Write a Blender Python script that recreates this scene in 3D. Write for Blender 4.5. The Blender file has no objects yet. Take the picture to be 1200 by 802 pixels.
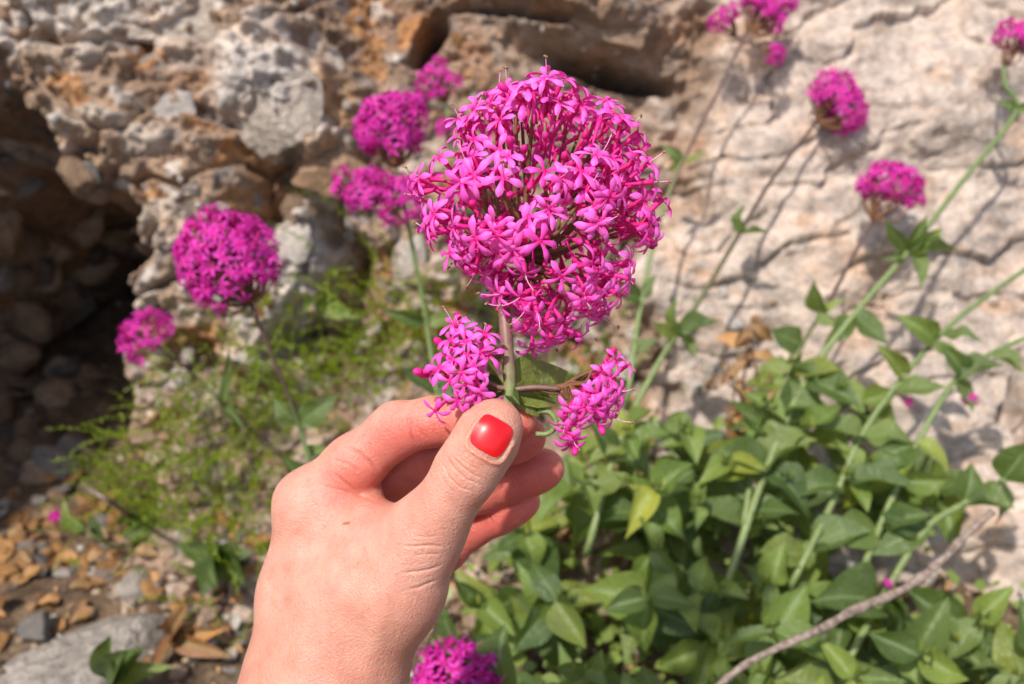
import bpy, bmesh, math, random
import numpy as np
from mathutils import Vector, Matrix
from mathutils.bvhtree import BVHTree

# ------------------------------------------------------------------ camera, sky, sun, exposure
SC = bpy.context.scene
COL = SC.collection
PITCH = math.radians(28.0)
CAM_H = 0.60
LENS, SENSOR = 35.0, 36.0
FPX = 1200.0 * LENS / SENSOR
CAM = np.array([0.0, 0.0, CAM_H])
RIGHT = np.array([1.0, 0.0, 0.0])
FWD = np.array([0.0, math.cos(PITCH), -math.sin(PITCH)])
UP = np.array([0.0, math.sin(PITCH), math.cos(PITCH)])

cd = bpy.data.cameras.new('camera')
cd.lens = LENS
cd.sensor_width = SENSOR
cd.clip_start = 0.02
cd.clip_end = 200.0
cd.dof.use_dof = True
cd.dof.focus_distance = 0.345
cd.dof.aperture_fstop = 10.5
cam = bpy.data.objects.new('camera', cd)
cam.location = CAM
cam.rotation_euler = (math.pi / 2 - PITCH, 0, 0)
COL.objects.link(cam)
SC.camera = cam

SUN_DIR = Vector((-0.30, -0.46, 0.84)).normalized()      # towards the sun
elev = math.asin(SUN_DIR.z)
azim = math.atan2(SUN_DIR.x, SUN_DIR.y)
world = bpy.data.worlds.new('World')
SC.world = world
world.use_nodes = True
wn = world.node_tree
sky = wn.nodes.new('ShaderNodeTexSky')
sky.sky_type = 'NISHITA'
sky.sun_disc = False
sky.sun_elevation = elev
sky.sun_rotation = azim
sky.air_density = 1.0
sky.dust_density = 2.0
wn.links.new(sky.outputs[0], wn.nodes['Background'].inputs[0])
wn.nodes['Background'].inputs[1].default_value = 0.15
sl = bpy.data.lights.new('sun', 'SUN')
sl.energy = 4.2
sl.angle = math.radians(1.5)
sl.color = (1.0, 0.945, 0.87)
so = bpy.data.objects.new('sun', sl)
so.rotation_euler = (-SUN_DIR).to_track_quat('-Z', 'Y').to_euler()
so.location = SUN_DIR * 3.0
COL.objects.link(so)
SC.view_settings.view_transform = 'Standard'
SC.view_settings.look = 'None'
SC.view_settings.gamma = 1.0
SC.view_settings.exposure = 0.30
SC.render.engine = 'CYCLES'
SC.cycles.use_denoising = True
SC.cycles.max_bounces = 6
SC.cycles.use_adaptive_sampling = True
SC.cycles.adaptive_threshold = 0.025
SC.cycles.transparent_max_bounces = 8
SC.cycles.caustics_reflective = False
SC.cycles.caustics_refractive = False

# ------------------------------------------------------------------ helpers
def P(px, py, d):
    """point at depth d along the view axis, seen at pixel px, py of the 1200 x 802 photograph"""
    return CAM + d * (FWD + (px - 600.0) / FPX * RIGHT + (401.0 - py) / FPX * UP)

def V(a):
    return Vector((float(a[0]), float(a[1]), float(a[2])))

def link(o):
    COL.objects.link(o)
    return o

def mesh_obj(name, me, parent=None, mat=None):
    o = bpy.data.objects.new(name, me)
    if mat is not None and len(me.materials) == 0:
        me.materials.append(mat)
    link(o)
    if parent is not None:
        o.parent = parent
    return o

def empty(name, loc):
    o = bpy.data.objects.new(name, None)
    o.empty_display_size = 0.01
    o.location = V(loc)
    return link(o)

def tag(o, label=None, cat=None, group=None, kind=None):
    if label: o['label'] = label
    if cat: o['category'] = cat
    if group: o['group'] = group
    if kind: o['kind'] = kind
    return o

def pydata(name, verts, faces, smooth=True):
    me = bpy.data.meshes.new(name)
    me.from_pydata([tuple(map(float, v)) for v in verts], [], [tuple(f) for f in faces])
    if smooth:
        me.shade_smooth()
    me.update()
    return me

def np_mesh(name, V_, Q, smooth=True):
    """fast mesh from numpy quads"""
    me = bpy.data.meshes.new(name)
    n, m = len(V_), len(Q)
    k = Q.shape[1]
    me.vertices.add(n)
    me.vertices.foreach_set('co', np.ascontiguousarray(V_, dtype=np.float32).ravel())
    me.loops.add(m * k)
    me.loops.foreach_set('vertex_index', np.ascontiguousarray(Q, dtype=np.int32).ravel())
    me.polygons.add(m)
    me.polygons.foreach_set('loop_start', np.arange(0, m * k, k, dtype=np.int32))
    me.update(calc_edges=True)
    me.validate()
    if smooth:
        me.shade_smooth()
    return me

def set_color(me, C, name='Col'):
    a = me.color_attributes.new(name, 'FLOAT_COLOR', 'POINT')
    c = np.ones((len(C), 4), dtype=np.float32)
    c[:, :3] = C
    a.data.foreach_set('color', c.ravel())

def catmull(pts, n=8):
    pts = [np.asarray(p, float) for p in pts]
    p = [2 * pts[0] - pts[1]] + pts + [2 * pts[-1] - pts[-2]]
    out = []
    for i in range(1, len(p) - 2):
        for t in np.linspace(0, 1, n, endpoint=False):
            a, b, c, d = p[i - 1], p[i], p[i + 1], p[i + 2]
            out.append(0.5 * (2 * b + (c - a) * t + (2 * a - 5 * b + 4 * c - d) * t * t + (3 * b - a - 3 * c + d) * t ** 3))
    out.append(pts[-1])
    return out

class MB:
    """collects shapes for ONE mesh"""
    def __init__(self):
        self.v, self.f, self.m = [], [], []
    def tube(self, pts, radii, seg=8, mat=0, wob=0.0, rng=None):
        pts = [np.asarray(p, float) for p in pts]
        n = len(pts)
        if not hasattr(radii, '__len__'):
            radii = [radii] * n
        ref = None
        b = len(self.v)
        for i in range(n):
            t = pts[min(i + 1, n - 1)] - pts[max(i - 1, 0)]
            t = t / (np.linalg.norm(t) + 1e-12)
            if ref is None:
                ref = np.cross(t, [0.3, 0.2, 1.0])
                if np.linalg.norm(ref) < 0.1:
                    ref = np.cross(t, [1.0, 0, 0])
            x = ref - t * np.dot(ref, t)
            x = x / (np.linalg.norm(x) + 1e-12)
            ref = x
            y = np.cross(t, x)
            for k in range(seg):
                a = 2 * math.pi * k / seg
                r = radii[i] * (1 + (rng.uniform(-wob, wob) if rng else 0))
                self.v.append(pts[i] + r * (math.cos(a) * x + math.sin(a) * y))
        for i in range(n - 1):
            for k in range(seg):
                k2 = (k + 1) % seg
                self.f.append((b + i * seg + k, b + i * seg + k2, b + (i + 1) * seg + k2, b + (i + 1) * seg + k))
                self.m.append(mat)
        for e, rev in ((0, True), (n - 1, False)):
            self.v.append(pts[e])
            c = len(self.v) - 1
            for k in range(seg):
                k2 = (k + 1) % seg
                q = (b + e * seg + k, b + e * seg + k2, c)
                self.f.append(q[::-1] if rev else q)
                self.m.append(mat)
    def grid(self, G, mat=0):
        """G: array (n, m, 3)"""
        n, m = G.shape[:2]
        b = len(self.v)
        for r in G.reshape(-1, 3):
            self.v.append(r)
        for i in range(n - 1):
            for j in range(m - 1):
                self.f.append((b + i * m + j, b + i * m + j + 1, b + (i + 1) * m + j + 1, b + (i + 1) * m + j))
                self.m.append(mat)
    def mesh(self, name, mats):
        me = pydata(name, self.v, self.f)
        for m in mats:
            me.materials.append(m)
        me.polygons.foreach_set('material_index', np.array(self.m, dtype=np.int32))
        me.update()
        return me

# ---------------- numpy noise
def _hash(ix, iy, seed):
    h = (ix.astype(np.int64) * 374761393 + iy.astype(np.int64) * 668265263 + seed * 1442695041) & 0xFFFFFFFF
    h = ((h ^ (h >> 13)) * 1274126177) & 0xFFFFFFFF
    h = (h ^ (h >> 16)) & 0xFFFFFFFF
    h = (h * 2246822519) & 0xFFFFFFFF
    return (h ^ (h >> 15)) & 0xFFFFFFFF

def _h01(ix, iy, seed):
    return _hash(ix, iy, seed) / 4294967296.0

def perlin(x, y, seed=0):
    x0, y0 = np.floor(x), np.floor(y)
    fx, fy = x - x0, y - y0
    ux = fx * fx * fx * (fx * (fx * 6 - 15) + 10)
    uy = fy * fy * fy * (fy * (fy * 6 - 15) + 10)
    def g(dx, dy):
        a = _h01(x0 + dx, y0 + dy, seed) * 2 * math.pi
        return np.cos(a) * (fx - dx) + np.sin(a) * (fy - dy)
    n0 = g(0, 0) * (1 - ux) + g(1, 0) * ux
    n1 = g(0, 1) * (1 - ux) + g(1, 1) * ux
    return (n0 * (1 - uy) + n1 * uy) * 1.5

def fbm(x, y, oct=5, seed=0, gain=0.5, lac=2.03):
    s, a = 0, 1.0
    for i in range(oct):
        s = s + a * perlin(x, y, seed + i * 17)
        x, y, a = x * lac + 3.7, y * lac + 1.3, a * gain
    return s

def ridged(x, y, oct=5, seed=0):
    s, a = 0, 1.0
    for i in range(oct):
        s = s + a * (1 - 2 * np.abs(perlin(x, y, seed + i * 17)))
        x, y, a = x * 2.03 + 3.7, y * 2.03 + 1.3, a * 0.5
    return s

def worley(x, y, seed=0):
    x0, y0 = np.floor(x), np.floor(y)
    f1 = np.full(x.shape, 9.0); f2 = np.full(x.shape, 9.0); cid = np.zeros(x.shape)
    for dx in (-1, 0, 1):
        for dy in (-1, 0, 1):
            cx, cy = x0 + dx, y0 + dy
            qx = cx + _h01(cx, cy, seed); qy = cy + _h01(cx, cy, seed + 91)
            d = np.hypot(x - qx, y - qy)
            r = _h01(cx, cy, seed + 55)
            closer = d < f1
            f2 = np.where(closer, f1, np.minimum(f2, d))
            cid = np.where(closer, r, cid)
            f1 = np.where(closer, d, f1)
    return f1, f2, cid

def sstep(a, b, x):
    t = np.clip((x - a) / (b - a), 0, 1)
    return t * t * (3 - 2 * t)

# ------------------------------------------------------------------ materials
def material(name):
    m = bpy.data.materials.new(name)
    m.use_nodes = True
    nt = m.node_tree
    return m, nt, nt.nodes['Principled BSDF'], nt.nodes['Material Output']

def N(nt, typ, **kw):
    n = nt.nodes.new(typ)
    for k, v in kw.items():
        if k.startswith('i_'):
            n.inputs[k[2:].replace('_', ' ')].default_value = v
        else:
            setattr(n, k, v)
    return n

def mix(nt, fac, a, b, blend='MIX'):
    n = nt.nodes.new('ShaderNodeMix')
    n.data_type = 'RGBA'
    n.blend_type = blend
    for sock, val in ((n.inputs['Factor'], fac), (n.inputs[6], a), (n.inputs[7], b)):
        if isinstance(val, (float, int)):
            sock.default_value = val
        elif isinstance(val, tuple):
            sock.default_value = (*val[:3], 1)
        else:
            nt.links.new(val, sock)
    return n.outputs[2]

def ramp(nt, fac, stops):
    n = nt.nodes.new('ShaderNodeValToRGB')
    e = n.color_ramp.elements
    while len(e) < len(stops):
        e.new(0.5)
    for q, (p, c) in zip(e, stops):
        q.position = p
        q.color = (c, c, c, 1) if isinstance(c, (float, int)) else (*c, 1)
    nt.links.new(fac, n.inputs[0])
    return n.outputs[0]

def noise(nt, vec, scale, detail=4.0, rough=0.6, out=0):
    n = N(nt, 'ShaderNodeTexNoise')
    n.inputs['Scale'].default_value = scale
    n.inputs['Detail'].default_value = detail
    n.inputs['Roughness'].default_value = rough
    nt.links.new(vec, n.inputs['Vector'])
    return n.outputs[out]

def bump(nt, h, strength, dist, prev=None):
    n = N(nt, 'ShaderNodeBump')
    n.inputs['Strength'].default_value = strength
    n.inputs['Distance'].default_value = dist
    nt.links.new(h, n.inputs['Height'])
    if prev is not None:
        nt.links.new(prev, n.inputs['Normal'])
    return n.outputs[0]

def math_(nt, op, a, b=None):
    n = N(nt, 'ShaderNodeMath', operation=op)
    for i, v in enumerate((a, b)):
        if v is None: continue
        if isinstance(v, (float, int)):
            n.inputs[i].default_value = v
        else:
            nt.links.new(v, n.inputs[i])
    return n.outputs[0]

def rock_material():
    m, nt, bs, out = material('rock')
    tc = N(nt, 'ShaderNodeTexCoord').outputs['Object']
    at = N(nt, 'ShaderNodeAttribute', attribute_name='Col').outputs['Color']
    n1 = noise(nt, tc, 38, 5, 0.68)
    n2 = noise(nt, tc, 170, 3, 0.7)
    n3 = noise(nt, tc, 14, 3, 0.6)
    c = mix(nt, 1.0, at, ramp(nt, n1, [(0.26, 0.45), (0.5, 0.95), (0.74, 1.35)]), 'MULTIPLY')
    c = mix(nt, 1.0, c, ramp(nt, n2, [(0.28, 0.72), (0.5, 1.0), (0.75, 1.2)]), 'MULTIPLY')
    st = ramp(nt, n3, [(0.52, 0.0), (0.68, 0.55)])
    c = mix(nt, st, c, mix(nt, 1.0, c, (1.05, 0.78, 0.56), 'MULTIPLY'))
    # lichen-grey flecks
    fl = ramp(nt, noise(nt, tc, 60, 3, 0.7), [(0.6, 0.0), (0.7, 0.5)])
    c = mix(nt, fl, c, mix(nt, 1.0, c, (0.52, 0.53, 0.55), 'MULTIPLY'))
    nt.links.new(c, bs.inputs['Base Color'])
    dv = N(nt, 'ShaderNodeVectorMath', operation='MULTIPLY_ADD')
    nt.links.new(noise(nt, tc, 22, 2, 0.65, 1), dv.inputs[0]); dv.inputs[1].default_value = (0.06, 0.06, 0.06); nt.links.new(tc, dv.inputs[2])
    mp = N(nt, 'ShaderNodeMapping'); mp.inputs['Scale'].default_value = (0.55, 1.0, 1.3)
    nt.links.new(dv.outputs[0], mp.inputs[0])
    ve = N(nt, 'ShaderNodeTexVoronoi', feature='DISTANCE_TO_EDGE'); ve.inputs['Scale'].default_value = 17
    nt.links.new(mp.outputs[0], ve.inputs['Vector'])
    crk = ramp(nt, ve.outputs['Distance'], [(0.0, 1.0), (0.035, 0.0)])
    crk = math_(nt, 'MULTIPLY', crk, ramp(nt, noise(nt, tc, 9, 1, 0.5), [(0.45, 0.0), (0.6, 1.0)]))
    c = mix(nt, math_(nt, 'MULTIPLY', crk, 0.55), c, (0.17, 0.11, 0.075))
    nt.links.new(c, bs.inputs['Base Color'])
    bs.inputs['Roughness'].default_value = 0.88
    bs.inputs['Specular IOR Level'].default_value = 0.25
    b1 = bump(nt, n1, 0.38, 0.005)
    b2 = bump(nt, n2, 0.7, 0.004, b1)
    b2 = bump(nt, crk, -0.8, 0.004, b2)
    nt.links.new(b2, bs.inputs['Normal'])
    return m

def stone_material(name, base, vary=0.5):
    """stones: colour varies from stone to stone"""
    m, nt, bs, out = material(name)
    tc = N(nt, 'ShaderNodeTexCoord').outputs['Object']
    oi = N(nt, 'ShaderNodeObjectInfo').outputs['Random']
    n1 = noise(nt, tc, 1.6, 4, 0.7)
    n2 = noise(nt, tc, 7.0, 4, 0.7)
    c = mix(nt, 1.0, base, ramp(nt, n1, [(0.3, 0.6), (0.5, 1.0), (0.72, 1.25)]), 'MULTIPLY')
    c = mix(nt, 1.0, c, ramp(nt, n2, [(0.3, 0.75), (0.7, 1.2)]), 'MULTIPLY')
    lo, hi = 1 - vary, 1 + 0.4 * vary
    c = mix(nt, 1.0, c, ramp(nt, oi, [(0.0, (lo, lo * 0.95, lo * 0.92)), (0.5, (1.0, 0.94, 0.88)), (1.0, (hi, hi, hi * 1.02))]), 'MULTIPLY')
    nt.links.new(c, bs.inputs['Base Color'])
    bs.inputs['Roughness'].default_value = 0.85
    bs.inputs['Specular IOR Level'].default_value = 0.25
    nt.links.new(bump(nt, n2, 0.6, 0.15), bs.inputs['Normal'])
    return m

def soil_material():
    m, nt, bs, out = material('soil')
    tc = N(nt, 'ShaderNodeTexCoord').outputs['Object']
    n1 = noise(nt, tc, 30, 5, 0.7)
    n2 = noise(nt, tc, 220, 4, 0.75)
    c = ramp(nt, n1, [(0.3, (0.05, 0.032, 0.02)), (0.5, (0.13, 0.08, 0.045)), (0.7, (0.25, 0.17, 0.10))])
    c = mix(nt, 1.0, c, ramp(nt, n2, [(0.3, 0.5), (0.7, 1.5)]), 'MULTIPLY')
    nt.links.new(c, bs.inputs['Base Color'])
    bs.inputs['Roughness'].default_value = 0.95
    nt.links.new(bump(nt, n2, 0.8, 0.006, bump(nt, n1, 0.6, 0.02)), bs.inputs['Normal'])
    return m

def leaf_material(name, dark, light, trans, glauc=(0.16, 0.25, 0.17), tr=0.32, under=0.55):
    m, nt, bs, out = material(name)
    uv = N(nt, 'ShaderNodeUVMap').outputs[0]
    sp = N(nt, 'ShaderNodeSeparateXYZ'); nt.links.new(uv, sp.inputs[0])
    u, v = sp.outputs[0], sp.outputs[1]
    oi = N(nt, 'ShaderNodeObjectInfo').outputs['Random']
    tc = N(nt, 'ShaderNodeTexCoord').outputs['Object']
    au = math_(nt, 'ABSOLUTE', math_(nt, 'SUBTRACT', u, 0.5))
    rib = ramp(nt, au, [(0.0, 1.0), (0.045, 0.0)])
    vv = math_(nt, 'ADD', math_(nt, 'MULTIPLY', v, 9.0), math_(nt, 'MULTIPLY', au, -7.0))
    vein = math_(nt, 'ABSOLUTE', math_(nt, 'SUBTRACT', math_(nt, 'FRACT', vv), 0.5))
    veinm = ramp(nt, vein, [(0.0, 0.45), (0.07, 0.0)])
    n1 = noise(nt, tc, 3.0, 5, 0.6)
    c = ramp(nt, oi, [(0.0, dark), (0.5, tuple(0.5 * (p + q) for p, q in zip(dark, light))), (0.78, light), (1.0, (light[0] * 1.7, light[1] * 1.35, light[2] * 0.9))])
    gm = N(nt, 'ShaderNodeNewGeometry').outputs['Backfacing']
    c = mix(nt, math_(nt, 'MULTIPLY', gm, under), c, (0.20, 0.25, 0.15))      # paler undersides
    c = mix(nt, ramp(nt, n1, [(0.4, 0.0), (0.75, 0.55)]), c, glauc)
    c = mix(nt, veinm, c, mix(nt, 0.5, c, (0.22, 0.32, 0.14)))
    c = mix(nt, rib, c, (0.24, 0.33, 0.13))
    nt.links.new(c, bs.inputs['Base Color'])
    nt.links.new(ramp(nt, n1, [(0.35, 0.30), (0.7, 0.55)]), bs.inputs['Roughness'])
    bs.inputs['Specular IOR Level'].default_value = 0.5
    b = bump(nt, math_(nt, 'ADD', rib, veinm), -0.5, 0.02)
    nt.links.new(bump(nt, noise(nt, tc, 9.0, 4, 0.6), 0.25, 0.05, b), bs.inputs['Normal'])
    t = N(nt, 'ShaderNodeBsdfTranslucent')
    t.inputs[0].default_value = (*trans, 1)
    ms = N(nt, 'ShaderNodeMixShader'); ms.inputs[0].default_value = tr
    nt.links.new(bs.outputs[0], ms.inputs[1]); nt.links.new(t.outputs[0], ms.inputs[2])
    nt.links.new(ms.outputs[0], out.inputs[0])
    return m

def petal_material(name, a, b, trans, tr=0.3, rough=0.5, throat=0.0):
    m, nt, bs, out = material(name)
    oi = N(nt, 'ShaderNodeObjectInfo').outputs['Random']
    tc = N(nt, 'ShaderNodeTexCoord').outputs['Object']
    c = mix(nt, oi, a, b)
    if throat:                                        # lobes are deeper coloured towards the throat
        vl = N(nt, 'ShaderNodeVectorMath', operation='LENGTH')
        nt.links.new(tc, vl.inputs[0])
        c = mix(nt, ramp(nt, math_(nt, 'DIVIDE', vl.outputs['Value'], throat), [(0.1, 0.0), (0.9, 1.0)]), (a[0] * 0.95, a[1] * 0.25, a[2] * 0.6), c)
    c = mix(nt, 1.0, c, ramp(nt, noise(nt, tc, 420, 3, 0.6), [(0.3, 0.86), (0.7, 1.1)]), 'MULTIPLY')
    nt.links.new(c, bs.inputs['Base Color'])
    bs.inputs['Roughness'].default_value = rough
    bs.inputs['Specular IOR Level'].default_value = 0.3
    t = N(nt, 'ShaderNodeBsdfTranslucent')
    t.inputs[0].default_value = (*trans, 1)
    ms = N(nt, 'ShaderNodeMixShader'); ms.inputs[0].default_value = tr
    nt.links.new(bs.outputs[0], ms.inputs[1]); nt.links.new(t.outputs[0], ms.inputs[2])
    nt.links.new(ms.outputs[0], out.inputs[0])
    return m

def plain_material(name, a, b=None, scale=60.0, rough=0.6, spec=0.3, bumpd=0.0):
    m, nt, bs, out = material(name)
    tc = N(nt, 'ShaderNodeTexCoord').outputs['Object']
    n1 = noise(nt, tc, scale, 5, 0.65)
    b = b or tuple(x * 0.6 for x in a)
    nt.links.new(ramp(nt, n1, [(0.35, b), (0.65, a)]), bs.inputs['Base Color'])
    bs.inputs['Roughness'].default_value = rough
    bs.inputs['Specular IOR Level'].default_value = spec
    if bumpd:
        nt.links.new(bump(nt, n1, 0.7, bumpd), bs.inputs['Normal'])
    return m

def skin_material():
    m, nt, bs, out = material('skin')
    tc = N(nt, 'ShaderNodeTexCoord').outputs['Object']
    at = N(nt, 'ShaderNodeAttribute', attribute_name='Col').outputs['Color']
    n1 = noise(nt, tc, 90, 5, 0.6)
    n2 = noise(nt, tc, 900, 3, 0.6)
    n3 = noise(nt, tc, 420, 2, 0.5)
    c = mix(nt, 1.0, at, ramp(nt, n1, [(0.3, (0.91, 0.80, 0.77)), (0.7, (1.06, 1.12, 1.13))]), 'MULTIPLY')
    fr = ramp(nt, n3, [(0.62, 0.0), (0.72, 0.42)])
    c = mix(nt, fr, c, mix(nt, 1.0, c, (0.82, 0.62, 0.50), 'MULTIPLY'))
    nt.links.new(c, bs.inputs['Base Color'])
    bs.inputs['Roughness'].default_value = 0.47
    bs.inputs['Specular IOR Level'].default_value = 0.38
    bs.inputs['Subsurface Weight'].default_value = 1.0
    bs.inputs['Subsurface Radius'].default_value = (1.0, 0.28, 0.14)
    bs.inputs['Subsurface Scale'].default_value = 0.0058
    v = N(nt, 'ShaderNodeTexVoronoi'); v.inputs['Scale'].default_value = 1150
    nt.links.new(tc, v.inputs['Vector'])
    vl = N(nt, 'ShaderNodeTexVoronoi', feature='DISTANCE_TO_EDGE'); vl.inputs['Scale'].default_value = 480
    nt.links.new(tc, vl.inputs['Vector'])
    lines = ramp(nt, vl.outputs['Distance'], [(0.0, 0.0), (0.12, 1.0)])
    b0 = bump(nt, noise(nt, tc, 70, 2, 0.6), 0.18, 0.003)
    b0 = bump(nt, lines, 0.22, 0.0005, b0)
    b1 = bump(nt, v.outputs['Distance'], 0.35, 0.0006, b0)
    b2 = bump(nt, n2, 0.3, 0.0005, b1)
    nt.links.new(b2, bs.inputs['Normal'])
    return m

M_ROCK = rock_material()
M_SOIL = soil_material()
M_SKIN = skin_material()
M_NAIL, _nt, _b, _o = material('nail_polish')
_tc = N(_nt, 'ShaderNodeTexCoord').outputs['Object']
_nt.links.new(ramp(_nt, noise(_nt, _tc, 200, 2, 0.5), [(0.3, (0.62, 0.004, 0.008)), (0.7, (0.72, 0.006, 0.012))]), _b.inputs['Base Color'])
_b.inputs['Roughness'].default_value = 0.36
_b.inputs['Coat Weight'].default_value = 0.15
_b.inputs['Coat Roughness'].default_value = 0.12
M_PETAL = petal_material('petal', (0.84, 0.085, 0.51), (0.93, 0.18, 0.67), (0.95, 0.04, 0.42), 0.25, 0.5, 0.0052)
M_TUBE = petal_material('tube', (0.74, 0.016, 0.21), (0.82, 0.03, 0.33), (0.8, 0.01, 0.2), 0.22)
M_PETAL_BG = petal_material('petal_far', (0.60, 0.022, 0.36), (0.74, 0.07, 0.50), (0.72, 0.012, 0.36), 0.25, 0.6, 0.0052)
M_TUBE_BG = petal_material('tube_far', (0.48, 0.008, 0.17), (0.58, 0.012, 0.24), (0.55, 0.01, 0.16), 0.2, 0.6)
M_ANTHER = plain_material('anther', (0.30, 0.22, 0.10), (0.16, 0.02, 0.04), 500)
M_FILAMENT = plain_material('filament', (0.80, 0.40, 0.62), (0.75, 0.30, 0.55), 100)
M_BRANCH = plain_material('branch', (0.22, 0.085, 0.045), (0.11, 0.07, 0.03), 160)
M_LEAF = leaf_material('leaf', (0.045, 0.090, 0.018), (0.150, 0.210, 0.050), (0.25, 0.36, 0.04), (0.17, 0.215, 0.10), 0.38)
M_LEAF_Y = leaf_material('young_leaf', (0.11, 0.17, 0.025), (0.22, 0.28, 0.05), (0.32, 0.40, 0.05), (0.18, 0.27, 0.08))
M_LEAF_DRY = leaf_material('dry_leaf', (0.24, 0.095, 0.03), (0.34, 0.19, 0.08), (0.3, 0.16, 0.05), (0.26, 0.16, 0.10), 0.15)
M_WEED = leaf_material('weed', (0.14, 0.22, 0.012), (0.14, 0.22, 0.012), (0.36, 0.48, 0.02), (0.20, 0.28, 0.02), 0.4, 0.0)
M_TWIG = plain_material('twig', (0.34, 0.27, 0.22), (0.13, 0.09, 0.07), 240, 0.85, 0.2, 0.002)

def stem_material(name, green, brown):
    m, nt, bs, out = material(name)
    at = N(nt, 'ShaderNodeAttribute', attribute_name='Col').outputs['Color']
    tc = N(nt, 'ShaderNodeTexCoord').outputs['Object']
    c = mix(nt, 1.0, at, ramp(nt, noise(nt, tc, 320, 4, 0.6), [(0.3, 0.75), (0.7, 1.2)]), 'MULTIPLY')
    nt.links.new(c, bs.inputs['Base Color'])
    bs.inputs['Roughness'].default_value = 0.5
    bs.inputs['Subsurface Weight'].default_value = 0.3
    bs.inputs['Subsurface Radius'].default_value = (0.4, 0.6, 0.2)
    bs.inputs['Subsurface Scale'].default_value = 0.002
    return m
M_STEM = stem_material('stem', None, None)
S_GREEN = np.array((0.13, 0.19, 0.055)); S_PALE = np.array((0.185, 0.235, 0.085)); S_BROWN = np.array((0.085, 0.045, 0.035))

# ------------------------------------------------------------------ rock face: a height field over a plane that leans back 28 degrees
D0 = 0.95
def px2uv(px, py):
    return (np.asarray(px, float) - 600) / FPX * D0, (401 - np.asarray(py, float)) / FPX * D0
def blob(X, Y, cx, cy, rx, ry, rot=0.0, soft=0.5):
    c, s = math.cos(math.radians(rot)), math.sin(math.radians(rot))
    dx, dy = X - cx, Y - cy
    r = np.hypot((dx * c + dy * s) / rx, (-dx * s + dy * c) / ry)
    return 1 - sstep(1 - soft, 1 + soft, r)

def axis(lo, hi, step, far, grow=1.12):
    a = list(np.arange(lo, hi, step))
    s, x = step, hi
    while x < far:
        a.append(x); s *= grow; x += s
    s, x, b = step, lo - step, []
    while x > -far:
        b.append(x); s *= grow; x -= s
    return np.array(b[::-1] + a)

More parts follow.
